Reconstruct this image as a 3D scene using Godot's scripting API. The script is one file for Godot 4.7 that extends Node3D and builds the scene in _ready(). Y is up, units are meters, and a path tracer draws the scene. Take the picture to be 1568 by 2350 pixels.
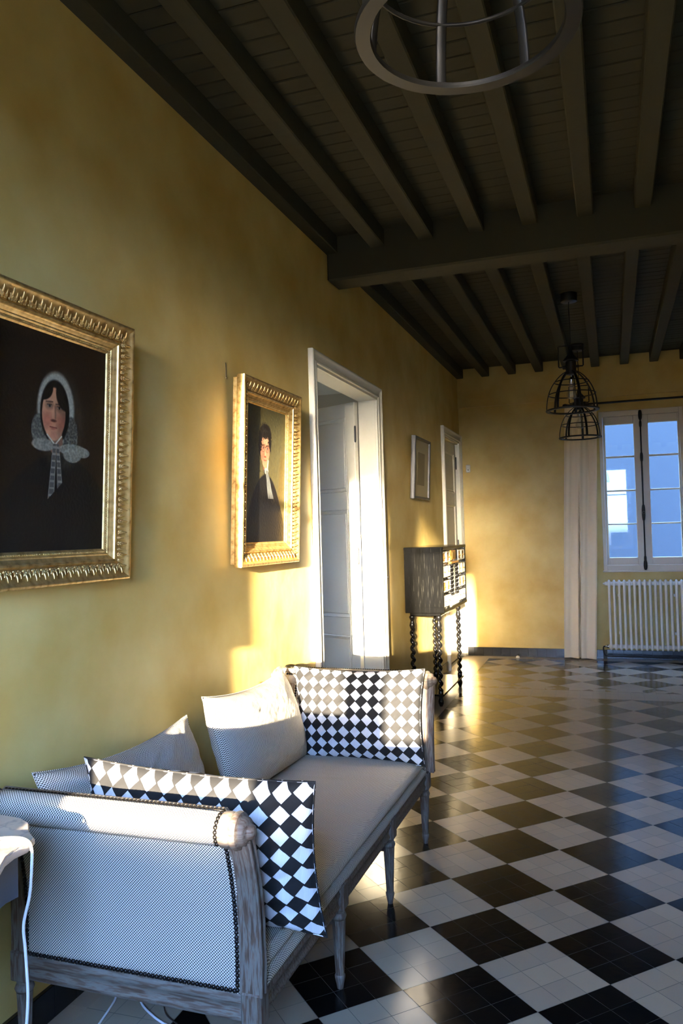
extends Node3D

# ---------------------------------------------------------------- mesh builder
class Geo:
	var v := PackedVector3Array()
	var n := PackedVector3Array()
	var t := PackedVector2Array()
	var ix := PackedInt32Array()

	func vert(p: Vector3, nn: Vector3, uv := Vector2.ZERO) -> int:
		v.append(p)
		n.append(nn)
		t.append(uv)
		return v.size() - 1

	func tri(a: int, b: int, c: int) -> void:
		var g := (v[b] - v[a]).cross(v[c] - v[a])
		if g.dot(n[a] + n[b] + n[c]) > 0.0:
			ix.append_array(PackedInt32Array([a, c, b]))
		else:
			ix.append_array(PackedInt32Array([a, b, c]))

	func quad(a: Vector3, b: Vector3, c: Vector3, d: Vector3, na: Vector3, nb: Vector3, nc: Vector3, nd: Vector3, ua := Vector2.ZERO, ub := Vector2.ZERO, uc := Vector2.ZERO, ud := Vector2.ZERO) -> void:
		var i := vert(a, na, ua)
		vert(b, nb, ub)
		vert(c, nc, uc)
		vert(d, nd, ud)
		tri(i, i + 1, i + 2)
		tri(i, i + 2, i + 3)

	func flat(pts: Array, nn: Vector3) -> void:
		var i := v.size()
		for p in pts:
			vert(p, nn)
		for k in range(1, pts.size() - 1):
			tri(i, i + k, i + k + 1)

	func box(c: Vector3, s: Vector3, b := 0.004, xf := Transform3D.IDENTITY) -> Geo:
		var h := s * 0.5
		b = minf(b, minf(h.x, minf(h.y, h.z)) * 0.6)
		for ax in 3:
			var u := (ax + 1) % 3
			var w := (ax + 2) % 3
			for sg in [-1.0, 1.0]:
				var pts := []
				for k in [[-1, -1], [1, -1], [1, 1], [-1, 1]]:
					var p := Vector3.ZERO
					p[ax] = sg * h[ax]
					p[u] = k[0] * (h[u] - b)
					p[w] = k[1] * (h[w] - b)
					pts.append(xf * (c + p))
				var nn := Vector3.ZERO
				nn[ax] = sg
				flat(pts, (xf.basis * nn).normalized())
		if b > 0.0:
			for ax in 3:
				var u := (ax + 1) % 3
				var w := (ax + 2) % 3
				for su in [-1.0, 1.0]:
					for sw in [-1.0, 1.0]:
						var pts := []
						for k in [[-1, 0], [1, 0], [1, 1], [-1, 1]]:
							var p := Vector3.ZERO
							p[ax] = k[0] * (h[ax] - b)
							p[u] = su * (h[u] - (b if k[1] == 0 else 0.0))
							p[w] = sw * (h[w] - (0.0 if k[1] == 0 else b))
							pts.append(xf * (c + p))
						var nn := Vector3.ZERO
						nn[u] = su
						nn[w] = sw
						flat(pts, (xf.basis * nn).normalized())
			for sx in [-1.0, 1.0]:
				for sy in [-1.0, 1.0]:
					for sz in [-1.0, 1.0]:
						var sv := Vector3(sx, sy, sz)
						var pts := []
						for ax in 3:
							var p := sv * (h - Vector3.ONE * b)
							p[ax] = sv[ax] * h[ax]
							pts.append(xf * (c + p))
						flat(pts, (xf.basis * sv).normalized())
		return self

	# box given by its two corners
	func slab(a: Vector3, b: Vector3, bev := 0.004, xf := Transform3D.IDENTITY) -> Geo:
		return box((a + b) * 0.5, (b - a).abs(), bev, xf)

	# per segment normals of a 2D profile: [start normal, end normal], smoothed over shallow angles
	static func seg_normals(pr: PackedVector2Array, closed := false, limit := 0.7) -> Array:
		var m := pr.size() if closed else pr.size() - 1
		var own := []
		for k in m:
			var d := pr[(k + 1) % pr.size()] - pr[k]
			own.append(Vector2(d.y, -d.x).normalized())
		var out := []
		for k in m:
			var a: Vector2 = own[k]
			var before: Vector2 = own[(k - 1 + m) % m] if closed or k > 0 else a
			var after: Vector2 = own[(k + 1) % m] if closed or k < m - 1 else a
			out.append([(a + before).normalized() if a.dot(before) > limit else a, (a + after).normalized() if a.dot(after) > limit else a])
		return out

	# profile of (radius, height) from top to bottom or bottom to top, turned round the y axis
	func lathe(pr: PackedVector2Array, segs := 20, xf := Transform3D.IDENTITY, a0 := 0.0, a1 := TAU) -> Geo:
		var sn := Geo.seg_normals(pr)
		var up := 1.0 if pr[0].y < pr[pr.size() - 1].y else -1.0
		for k in pr.size() - 1:
			for s in segs:
				var p0 := lerpf(a0, a1, float(s) / segs)
				var p1 := lerpf(a0, a1, float(s + 1) / segs)
				var q := []
				for e in [[k, p0, 0], [k, p1, 0], [k + 1, p1, 1], [k + 1, p0, 1]]:
					var pp: Vector2 = pr[e[0]]
					var nn: Vector2 = sn[k][e[2]] * up
					q.append(xf * Vector3(cos(e[1]) * pp.x, pp.y, sin(e[1]) * pp.x))
					q.append((xf.basis * Vector3(cos(e[1]) * nn.x, nn.y, sin(e[1]) * nn.x)).normalized())
				quad(q[0], q[2], q[4], q[6], q[1], q[3], q[5], q[7])
		return self

	func tube(pts: Array, rad, segs := 8, caps := true, squash := 1.0, up := Vector3.ZERO) -> Geo:
		var m := pts.size()
		var rings := []
		var nrm := Vector3.ZERO
		for k in m:
			var d: Vector3 = ((pts[mini(k + 1, m - 1)] as Vector3) - (pts[maxi(k - 1, 0)] as Vector3)).normalized()
			if up != Vector3.ZERO:
				nrm = (up - d * up.dot(d)).normalized()
			elif k == 0:
				nrm = d.cross(Vector3.UP if absf(d.y) < 0.9 else Vector3.RIGHT).normalized()
			else:
				nrm = (nrm - d * nrm.dot(d)).normalized()
			var bn := d.cross(nrm)
			var r: float = rad[k] if rad is Array else rad
			var ring := []
			for s in segs + 1:
				var an := TAU * s / segs
				ring.append(pts[k] + nrm * cos(an) * r * squash + bn * sin(an) * r)
				ring.append((nrm * cos(an) / squash + bn * sin(an)).normalized())
			rings.append(ring)
			if caps and (k == 0 or k == m - 1):
				var c := []
				for s in segs:
					c.append(ring[s * 2])
				flat(c, -d if k == 0 else d)
		var base := v.size()
		var len_so_far := 0.0
		for k in m:
			if k > 0:
				len_so_far += (pts[k] as Vector3).distance_to(pts[k - 1])
			var r: float = rad[k] if rad is Array else rad
			for s in segs + 1:
				vert(rings[k][s * 2], rings[k][s * 2 + 1], Vector2(len_so_far, TAU * r * s / segs))
		for k in m - 1:
			for s in segs:
				var a := base + k * (segs + 1) + s
				tri(a, a + 1, a + segs + 2)
				tri(a, a + segs + 2, a + segs + 1)
		return self

	# flat polygon pushed out along +z
	func extrude(poly: PackedVector2Array, z0: float, z1: float, xf := Transform3D.IDENTITY, limit := 0.7) -> Geo:
		if Geometry2D.is_polygon_clockwise(poly):
			poly = poly.duplicate()
			poly.reverse()
		var tr := Geometry2D.triangulate_polygon(poly)
		for e in [[z0, -1.0], [z1, 1.0]]:
			var i := v.size()
			for p in poly:
				vert(xf * Vector3(p.x, p.y, e[0]), (xf.basis * Vector3(0, 0, e[1])).normalized(), p)
			for k in range(0, tr.size(), 3):
				tri(i + tr[k], i + tr[k + 1], i + tr[k + 2])
		var sn := Geo.seg_normals(poly, true, limit)
		for k in poly.size():
			var a := poly[k]
			var b := poly[(k + 1) % poly.size()]
			var na := (xf.basis * Vector3(sn[k][0].x, sn[k][0].y, 0)).normalized()
			var nb := (xf.basis * Vector3(sn[k][1].x, sn[k][1].y, 0)).normalized()
			quad(xf * Vector3(a.x, a.y, z0), xf * Vector3(b.x, b.y, z0), xf * Vector3(b.x, b.y, z1), xf * Vector3(a.x, a.y, z1), na, nb, nb, na)
		return self

	# surface f(u, v) over the unit square, smooth; sgn turns its normals
	func grid(f: Callable, nu: int, nv: int, sgn := 1.0, uvf = null) -> Geo:
		var base := v.size()
		var e := 0.001
		for j in nv + 1:
			for i in nu + 1:
				var a := float(i) / nu
				var b := float(j) / nv
				var p: Vector3 = f.call(a, b)
				var du: Vector3 = f.call(minf(a + e, 1.0), b) - f.call(maxf(a - e, 0.0), b)
				var dv: Vector3 = f.call(a, minf(b + e, 1.0)) - f.call(a, maxf(b - e, 0.0))
				var nn := du.cross(dv) * sgn
				vert(p, nn.normalized() if nn.length() > 1e-12 else Vector3.UP, uvf.call(a, b) if uvf != null else Vector2(a, b))
		for j in nv:
			for i in nu:
				var a := base + j * (nu + 1) + i
				tri(a, a + 1, a + nu + 2)
				tri(a, a + nu + 2, a + nu + 1)
		return self

	# moulding profile (inward, outward) swept round a rectangle in the xy plane, mitred; open_bottom leaves out the bottom side
	func moulding(x0: float, y0: float, x1: float, y1: float, pr: PackedVector2Array, xf := Transform3D.IDENTITY, open_bottom := false) -> Geo:
		var sn := Geo.seg_normals(pr)
		var corner := func(k: int, a: float, b: float) -> Vector3:
			var bot := y0 if open_bottom else y0 + a
			return [Vector3(x0 + a, bot, b), Vector3(x0 + a, y1 - a, b), Vector3(x1 - a, y1 - a, b), Vector3(x1 - a, bot, b)][k]
		var inward := [Vector3(1, 0, 0), Vector3(0, -1, 0), Vector3(-1, 0, 0), Vector3(0, 1, 0)]
		for side in 3 if open_bottom else 4:
			for k in pr.size() - 1:
				var q := []
				for e in [[side, k, 0], [(side + 1) % 4, k, 0], [(side + 1) % 4, k + 1, 1], [side, k + 1, 1]]:
					var nn: Vector2 = -sn[k][e[2]]
					q.append(xf * corner.call(e[0], pr[e[1]].x, pr[e[1]].y))
					q.append((xf.basis * (inward[side] * nn.x + Vector3(0, 0, nn.y))).normalized())
				quad(q[0], q[2], q[4], q[6], q[1], q[3], q[5], q[7])
		return self

	func flat_pane(x0: float, x1: float, y0: float, y1: float, z: float) -> Geo:
		flat([Vector3(x0, y0, z), Vector3(x1, y0, z), Vector3(x1, y1, z), Vector3(x0, y1, z)], Vector3(0, 0, 1))
		return self

	func add(g: Geo, xf: Transform3D) -> void:
		var base := v.size()
		var mirror := xf.basis.determinant() < 0.0
		for k in g.v.size():
			v.append(xf * g.v[k])
			n.append((xf.basis * g.n[k]).normalized())
			t.append(g.t[k])
		for k in range(0, g.ix.size(), 3):
			ix.append(base + g.ix[k])
			ix.append(base + g.ix[k + (2 if mirror else 1)])
			ix.append(base + g.ix[k + (1 if mirror else 2)])

	func scaled_uv(s: Vector2) -> Geo:
		for k in t.size():
			t[k] = Vector2(t[k].x * s.x, 1.0 - t[k].y * s.y)
		return self

	func mesh() -> ArrayMesh:
		var a := []
		a.resize(Mesh.ARRAY_MAX)
		a[Mesh.ARRAY_VERTEX] = v
		a[Mesh.ARRAY_NORMAL] = n
		a[Mesh.ARRAY_TEX_UV] = t
		a[Mesh.ARRAY_INDEX] = ix
		var m := ArrayMesh.new()
		m.add_surface_from_arrays(Mesh.PRIMITIVE_TRIANGLES, a)
		return m


const SUN := 17.5
const SKY := 38.0
const EXPOSURE := 1.9
const WALL_A := Color(0.755, 0.63, 0.33)
const WALL_B := Color(0.80, 0.695, 0.415)
const WALL_C := Color(0.84, 0.75, 0.48)
const CEIL := Color(0.275, 0.265, 0.215)
const YARD := Color(0.122, 0.155, 0.187)

var rng := RandomNumberGenerator.new()
var used := {}
var M := {}


func numbered(called: String) -> String:
	var k: int = used.get(called, 0)
	used[called] = k + 1
	return called if k == 0 else "%s_%03d" % [called, k]


func part(called: String, g, mat: Material, parent: Node3D = null, at := Vector3.ZERO) -> MeshInstance3D:
	var o := MeshInstance3D.new()
	o.name = called if parent else numbered(called)
	o.mesh = g.mesh() if g is Geo else g
	o.material_override = mat
	o.position = at
	(parent if parent else self).add_child(o, true)
	return o


func tag(o: Node3D, label: String, category := "", group := "", kind := "") -> Node3D:
	if label:
		o.set_meta("label", label)
	if category:
		o.set_meta("category", category)
	if group:
		o.set_meta("group", group)
	if kind:
		o.set_meta("kind", kind)
	return o


func thing(called: String, label: String, category: String, at := Vector3.ZERO, group := "") -> Node3D:
	var o := Node3D.new()
	o.name = numbered(called)
	o.position = at
	add_child(o, true)
	tag(o, label, category, group)
	return o


func struct(called: String, label := "", g = null, mat: Material = null) -> Node3D:
	var o: Node3D = part(called, g, mat) if g else Node3D.new()
	if not g:
		o.name = numbered(called)
		add_child(o, true)
	tag(o, label, "", "", "structure")
	return o


# ---------------------------------------------------------------- materials
func noise(freq: float, oct := 4, sd := 1, size := 512, kind := FastNoiseLite.TYPE_SIMPLEX_SMOOTH) -> NoiseTexture2D:
	var f := FastNoiseLite.new()
	f.noise_type = kind
	f.frequency = freq
	f.fractal_octaves = oct
	f.seed = sd
	var t := NoiseTexture2D.new()
	t.width = size
	t.height = size
	t.seamless = true
	t.noise = f
	return t


func ramp(t: NoiseTexture2D, stops: Array) -> NoiseTexture2D:
	var g := Gradient.new()
	var off := PackedFloat32Array()
	var col := PackedColorArray()
	for s in stops:
		off.append(s[0])
		col.append(s[1])
	g.offsets = off
	g.colors = col
	t.color_ramp = g
	return t


func mat(called: String, c: Color, rough := 0.6, metal := 0.0) -> StandardMaterial3D:
	var m := StandardMaterial3D.new()
	m.resource_name = called
	m.albedo_color = c
	m.roughness = rough
	m.metallic = metal
	M[called] = m
	return m


func tri_map(m: StandardMaterial3D, tex: Texture2D, scale: Vector3, bump: Texture2D = null, height := 0.0, world := false) -> StandardMaterial3D:
	if tex:
		m.albedo_texture = tex
	if bump:
		m.heightmap_enabled = true
		m.heightmap_texture = bump
		m.heightmap_scale = height
	m.uv1_triplanar = true
	m.uv1_world_triplanar = world
	m.uv1_scale = scale
	return m


func weave_image(light: Color, dark: Color) -> Texture2D:
	var im := Image.create(256, 256, false, Image.FORMAT_RGB8)
	for y in 256:
		for x in 256:
			var cx := x / 16
			var cy := y / 16
			var fx := (x % 16 - 7.5) / 8.0
			var fy := (y % 16 - 7.5) / 8.0
			var c := light
			var th := 0.86 + 0.14 * cos(fx * 1.6) * cos(fy * 1.6)
			if (cx + cy) % 2 == 0:
				var d := pow(absf(fx), 2.6) + pow(absf(fy), 2.6)
				c = light.lerp(dark, clampf((1.0 - d) * 3.0, 0.0, 1.0))
			var r := rng.randf_range(0.95, 1.05) * th
			im.set_pixel(x, y, Color(c.r * r, c.g * r, c.b * r))
	im.generate_mipmaps()
	return ImageTexture.create_from_image(im)


func diamond_image() -> Texture2D:
	var n := 512
	var im := Image.create(n, n, false, Image.FORMAT_RGB8)
	var streak := []
	for x in n:
		streak.append(rng.randf_range(0.93, 1.0))
	for y in n:
		for x in n:
			# four periods across the tile; a and b run along the diagonals
			var a := (x + y) * 4.0 / n
			var b := (x - y) * 4.0 / n
			var black := false
			for da in [-1, 0, 1]:
				var ia: int = floori(a) + da
				var ib := floori(b)
				if posmod(ia + ib, 2) == 0:
					var fa: float = a - ia
					if fa > -0.055 and fa < 1.055:
						black = true
			var s: float = streak[(x + int(6.0 * sin(y * 0.05))) % n]
			im.set_pixel(x, y, Color(0.035, 0.035, 0.04) if black else Color(0.84 * s, 0.84 * s, 0.85 * s))
	return ImageTexture.create_from_image(im)


func marble_image() -> Texture2D:
	var n := 256
	var f := FastNoiseLite.new()
	f.seed = 5
	f.frequency = 0.012
	f.fractal_octaves = 5
	var im := Image.create(n, n, false, Image.FORMAT_RGB8)
	for y in n:
		for x in n:
			var w := f.get_noise_2d(x, y)
			var v := 1.0 - absf(sin((x * 0.02 + y * 0.05 + w * 5.0)))
			v = pow(v, 6.0)
			var c := Color(0.70, 0.66, 0.62).lerp(Color(0.46, 0.45, 0.46), v * 0.7)
			var k := 1.0 + w * 0.12
			im.set_pixel(x, y, Color(c.r * k, c.g * k, c.b * k))
	return ImageTexture.create_from_image(im)


static func ell(x: float, y: float, cx: float, cy: float, rx: float, ry: float, soft := 0.12) -> float:
	var d := sqrt(pow((x - cx) / rx, 2) + pow((y - cy) / ry, 2))
	return clampf((1.0 - d) / soft + 0.5, 0.0, 1.0)


static func band(x: float, y: float, ax: float, ay: float, bx: float, by: float, w: float, soft := 0.3) -> float:
	var d := Vector2(bx - ax, by - ay)
	var k := clampf((Vector2(x - ax, y - ay)).dot(d) / d.length_squared(), 0.0, 1.0)
	var q := Vector2(ax, ay) + d * k
	return clampf((1.0 - q.distance_to(Vector2(x, y)) / w) / soft, 0.0, 1.0)


# an old oil portrait of a lady in a lace bonnet; x and y run in metres over the canvas
func lady_image() -> Texture2D:
	var w := 330
	var h := 448
	var im := Image.create(w, h, false, Image.FORMAT_RGB8)
	var f := FastNoiseLite.new()
	f.seed = 11
	f.frequency = 0.05
	var lace := FastNoiseLite.new()
	lace.seed = 3
	lace.noise_type = FastNoiseLite.TYPE_CELLULAR
	lace.frequency = 0.16
	var skin := Color(0.78, 0.55, 0.41)
	var white := Color(0.84, 0.82, 0.72)
	for j in h:
		for i in w:
			var x := 0.515 * i / w
			var y := 0.69 * j / h
			var nz := f.get_noise_2d(i, j)
			var lc := clampf(0.72 + lace.get_noise_2d(i, j) * 0.55, 0.3, 1.0)
			var c := Color(0.105, 0.07, 0.045).lerp(Color(0.15, 0.10, 0.06), ell(x, y, 0.40, 0.34, 0.3, 0.4, 1.0))
			# dress: sloping shoulders
			var sh := 0.375 + pow(absf(x - 0.285) / 0.24, 2.2) * 0.13
			c = c.lerp(Color(0.05, 0.05, 0.052), clampf((y - sh) / 0.012, 0.0, 1.0))
			if y > sh + 0.02:
				c = c.lerp(Color(0.08, 0.08, 0.085), clampf(f.get_noise_2d(i * 0.5, j * 0.3) * 0.9, 0, 1))
				if lace.get_noise_2d(i * 0.25, j * 1.3) > 0.18 and f.get_noise_2d(i * 2.0, j * 2.0) > 0.22 and x < 0.26:
					c = c.lerp(Color(0.5, 0.53, 0.56), 0.55)
			# veil and bonnet
			c = c.lerp(Color(0.24, 0.21, 0.16), 0.6 * ell(x, y, 0.29, 0.27, 0.105, 0.16, 0.25))
			c = c.lerp(white * (0.55 + 0.45 * lc), ell(x, y, 0.262, 0.232, 0.088, 0.118))
			c = c.lerp(white * lc, ell(x, y, 0.182, 0.305, 0.032, 0.048))
			c = c.lerp(white * lc * 0.9, ell(x, y, 0.335, 0.31, 0.036, 0.062))
			# hair, then neck and face
			c = c.lerp(Color(0.055, 0.042, 0.035), ell(x, y, 0.257, 0.243, 0.069, 0.104, 0.08))
			c = c.lerp(skin * 0.62, ell(x, y, 0.262, 0.335, 0.034, 0.045))
			var fc := ell(x, y, 0.252, 0.248, 0.056, 0.084, 0.08) * (1.0 - ell(x, y, 0.197, 0.168, 0.048, 0.042, 0.12)) * (1.0 - ell(x, y, 0.312, 0.176, 0.052, 0.058, 0.12))
			fc = maxf(fc, ell(x, y, 0.253, 0.293, 0.042, 0.042, 0.1))
			var sd := skin.lerp(skin * 0.55, clampf((x - 0.245) / 0.06, 0, 1) * 0.75)
			sd = sd.lerp(Color(0.62, 0.27, 0.2), 0.45 * ell(x, y, 0.222, 0.272, 0.024, 0.026, 1.0) + 0.4 * ell(x, y, 0.288, 0.275, 0.024, 0.026, 1.0))
			sd = sd.lerp(Color(0.74, 0.54, 0.40), 0.6 * ell(x, y, 0.245, 0.20, 0.03, 0.026, 1.0))
			# brows, eye sockets, eyes
			for e in [[0.230, 0.224, -0.02], [0.276, 0.226, 0.06]]:
				sd = sd.lerp(skin * 0.5, 0.6 * ell(x, y, e[0], e[1], 0.018, 0.013, 0.9))
				sd = sd.lerp(Color(0.20, 0.12, 0.08), 0.75 * band(x, y, e[0] - 0.016, e[1] - 0.010 + e[2] * 0.02, e[0] + 0.015, e[1] - 0.013, 0.0035, 1.0))
				sd = sd.lerp(Color(0.48, 0.42, 0.38), 0.8 * ell(x, y, e[0], e[1] + 0.001, 0.010, 0.0045, 0.4))
				sd = sd.lerp(Color(0.07, 0.05, 0.045), ell(x, y, e[0] + 0.001, e[1] + 0.001, 0.0042, 0.0045, 0.4))
				sd = sd.lerp(Color(0.12, 0.07, 0.05), 0.8 * band(x, y, e[0] - 0.011, e[1] - 0.002, e[0] + 0.011, e[1] - 0.003, 0.0022, 1.0))
			# nose, mouth, chin
			sd = sd.lerp(skin * 0.45, 0.55 * band(x, y, 0.258, 0.225, 0.259, 0.262, 0.006, 1.0))
			sd = sd.lerp(Color(0.80, 0.58, 0.45), 0.7 * band(x, y, 0.249, 0.228, 0.246, 0.262, 0.0045, 1.0))
			sd = sd.lerp(Color(0.26, 0.10, 0.07), 0.8 * ell(x, y, 0.251, 0.271, 0.013, 0.0045, 0.9))
			sd = sd.lerp(Color(0.40, 0.14, 0.11), 0.85 * band(x, y, 0.234, 0.292, 0.266, 0.293, 0.0035, 0.9))
			sd = sd.lerp(Color(0.60, 0.27, 0.22), 0.6 * ell(x, y, 0.250, 0.297, 0.012, 0.004, 0.8))
			sd = sd.lerp(Color(0.72, 0.45, 0.35), 0.5 * ell(x, y, 0.249, 0.316, 0.016, 0.012, 1.0))
			c = c.lerp(sd, fc)
			# collar and ribbon
			for e in [[0.205, 0.352, 0.052, 0.020], [0.350, 0.358, 0.072, 0.020], [0.345, 0.375, 0.045, 0.024], [0.40, 0.362, 0.034, 0.017]]:
				c = c.lerp(white * (0.35 + 0.65 * lc), 0.9 * ell(x, y, e[0], e[1], e[2], e[3], 0.15))
			c = c.lerp(white * 0.9, band(x, y, 0.222, 0.318, 0.256, 0.345, 0.0035, 0.5))
			c = c.lerp(white * 0.9, band(x, y, 0.290, 0.318, 0.262, 0.345, 0.0035, 0.5))
			for e in [[0.258, 0.345, 0.245, 0.525, 0.014], [0.272, 0.345, 0.288, 0.49, 0.012]]:
				var k := clampf((y - e[1]) / (e[3] - e[1]), 0.0, 1.0)
				var cx := lerpf(e[0], e[2], k)
				var hw: float = e[4] * (0.65 + 0.5 * k)
				if y > e[1] and y < e[3] - absf(x - cx + hw) * 0.9:
					var a := clampf((hw - absf(x - cx)) / 0.002, 0, 1)
					var bar := 0.62 if fmod(y, 0.022) > 0.007 and absf(x - cx) < hw * 0.72 else 1.0
					c = c.lerp(Color(0.50, 0.48, 0.43) * bar, a * 0.95)
			if lace.get_noise_2d(i * 3.1, j * 3.1) > 0.52 and f.get_noise_2d(i * 3.0, j * 3.0) > 0.42:
				c = c.lerp(Color(0.6, 0.6, 0.55), 0.5)
			var g := 1.0 + nz * 0.10
			im.set_pixel(i, j, Color(c.r * g, c.g * g, c.b * g))
	return ImageTexture.create_from_image(im)


# an old oil portrait of a man in a dark coat with spectacles and a pale cravat
func gentleman_image() -> Texture2D:
	var w := 330
	var h := 448
	var im := Image.create(w, h, false, Image.FORMAT_RGB8)
	var f := FastNoiseLite.new()
	f.seed = 21
	f.frequency = 0.05
	var curl := FastNoiseLite.new()
	curl.seed = 8
	curl.frequency = 0.12
	var skin := Color(0.74, 0.50, 0.38)
	for j in h:
		for i in w:
			var x := 0.515 * i / w
			var y := 0.69 * j / h
			var nz := f.get_noise_2d(i, j)
			var c := Color(0.26, 0.23, 0.13).lerp(Color(0.43, 0.41, 0.27), clampf(x / 0.5, 0, 1) * clampf(1.2 - y / 0.7, 0, 1))
			c = c.lerp(Color(0.40, 0.30, 0.12), 0.5 * band(x, y, 0.47, 0.26, 0.45, 0.5, 0.045, 1.0))
			var sh := 0.335 + pow(absf(x - 0.26) / 0.20, 2.0) * 0.17
			c = c.lerp(Color(0.05, 0.05, 0.056), clampf((y - sh) / 0.012, 0, 1))
			c = c.lerp(Color(0.10, 0.09, 0.08), 0.4 * ell(x, y, 0.27, 0.66, 0.2, 0.09, 1.0))
			# hair: curly cap
			var cr := curl.get_noise_2d(i, j) * 0.014
			c = c.lerp(Color(0.10, 0.085, 0.07) * (1.0 + 2.5 * clampf(curl.get_noise_2d(i * 1.5, j * 1.5), 0, 1)), ell(x + cr, y + cr, 0.245, 0.140, 0.078, 0.062, 0.1))
			c = c.lerp(Color(0.09, 0.075, 0.06), ell(x + cr, y, 0.302, 0.180, 0.022, 0.045, 0.2))
			c = c.lerp(Color(0.09, 0.075, 0.06), ell(x + cr, y, 0.182, 0.195, 0.022, 0.05, 0.2))
			c = c.lerp(skin * 0.6, ell(x, y, 0.250, 0.30, 0.032, 0.035))
			var fc := maxf(ell(x, y, 0.243, 0.212, 0.060, 0.078, 0.07), ell(x, y, 0.248, 0.262, 0.042, 0.046, 0.09))
			var sd := skin.lerp(skin * 0.7, clampf((0.235 - x) / 0.06, 0, 1) * 0.5)
			sd = sd.lerp(Color(0.85, 0.68, 0.54), 0.6 * ell(x, y, 0.252, 0.165, 0.04, 0.022, 1.0))
			sd = sd.lerp(Color(0.76, 0.36, 0.28), 0.5 * ell(x, y, 0.212, 0.245, 0.024, 0.024, 1.0))
			for e in [[0.218, 0.204], [0.270, 0.205]]:
				sd = sd.lerp(skin * 0.55, 0.45 * ell(x, y, e[0], e[1], 0.018, 0.012, 0.9))
				sd = sd.lerp(Color(0.16, 0.11, 0.08), 0.8 * band(x, y, e[0] - 0.017, e[1] - 0.010, e[0] + 0.016, e[1] - 0.015, 0.004, 1.0))
				sd = sd.lerp(Color(0.62, 0.55, 0.5), 0.8 * ell(x, y, e[0], e[1] + 0.001, 0.011, 0.005, 0.4))
				sd = sd.lerp(Color(0.08, 0.06, 0.05), ell(x, y, e[0] + 0.002, e[1] + 0.001, 0.0045, 0.005, 0.4))
				var rr := Vector2((x - e[0]) / 0.021, (y - e[1] - 0.004) / 0.018).length()
				sd = sd.lerp(Color(0.18, 0.13, 0.09), clampf(1.0 - absf(rr - 1.0) / 0.09, 0, 1))
			sd = sd.lerp(Color(0.18, 0.13, 0.09), band(x, y, 0.238, 0.203, 0.250, 0.203, 0.0018, 0.6))
			sd = sd.lerp(skin * 0.5, 0.55 * band(x, y, 0.236, 0.212, 0.232, 0.240, 0.005, 1.0))
			sd = sd.lerp(Color(0.88, 0.66, 0.54), 0.7 * band(x, y, 0.246, 0.208, 0.247, 0.240, 0.005, 1.0))
			sd = sd.lerp(Color(0.42, 0.17, 0.12), 0.75 * ell(x, y, 0.244, 0.250, 0.013, 0.0045, 0.9))
			sd = sd.lerp(Color(0.56, 0.18, 0.15), 0.85 * band(x, y, 0.228, 0.268, 0.262, 0.268, 0.004, 0.9))
			sd = sd.lerp(Color(0.70, 0.36, 0.3), 0.5 * ell(x, y, 0.246, 0.273, 0.013, 0.004, 0.8))
			fc *= 1.0 - ell(x + cr, y + cr, 0.235, 0.118, 0.085, 0.040, 0.2)
			fc *= 1.0 - ell(x + cr * 1.5, y, 0.312, 0.165, 0.026, 0.040, 0.2)
			fc *= 1.0 - ell(x + cr * 1.5, y, 0.178, 0.180, 0.022, 0.050, 0.2)
			c = c.lerp(sd, fc)
			# collar points and cravat
			c = c.lerp(Color(0.70, 0.68, 0.6), band(x, y, 0.285, 0.27, 0.275, 0.315, 0.010, 0.4))
			c = c.lerp(Color(0.62, 0.62, 0.58), ell(x, y, 0.262, 0.322, 0.030, 0.016, 0.2))
			var k := clampf((y - 0.32) / 0.14, 0, 1)
			var cx := lerpf(0.268, 0.325, k)
			if y > 0.32 and y < 0.465:
				var fold := 0.75 + 0.25 * sin((x - cx) * 420.0)
				c = c.lerp(Color(0.55, 0.56, 0.54) * fold, clampf((0.016 + 0.022 * k - absf(x - cx)) / 0.003, 0, 1))
			c = c.lerp(Color(0.04, 0.04, 0.045), 0.8 * band(x, y, 0.235, 0.32, 0.285, 0.48, 0.008, 0.8))
			if curl.get_noise_2d(i * 5.1, j * 5.1) > 0.5:
				c = c.lerp(Color(0.5, 0.48, 0.4), 0.35)
			var g := 1.0 + nz * 0.12
			im.set_pixel(i, j, Color(c.r * g, c.g * g, c.b * g))
	return ImageTexture.create_from_image(im)


# a frame for things on the left wall: x runs away from the camera, y up, z out of the wall
func on_wall(at: Vector3) -> Transform3D:
	return Transform3D(Basis(Vector3(0, 0, -1), Vector3(0, 1, 0), Vector3(1, 0, 0)), at)


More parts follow.
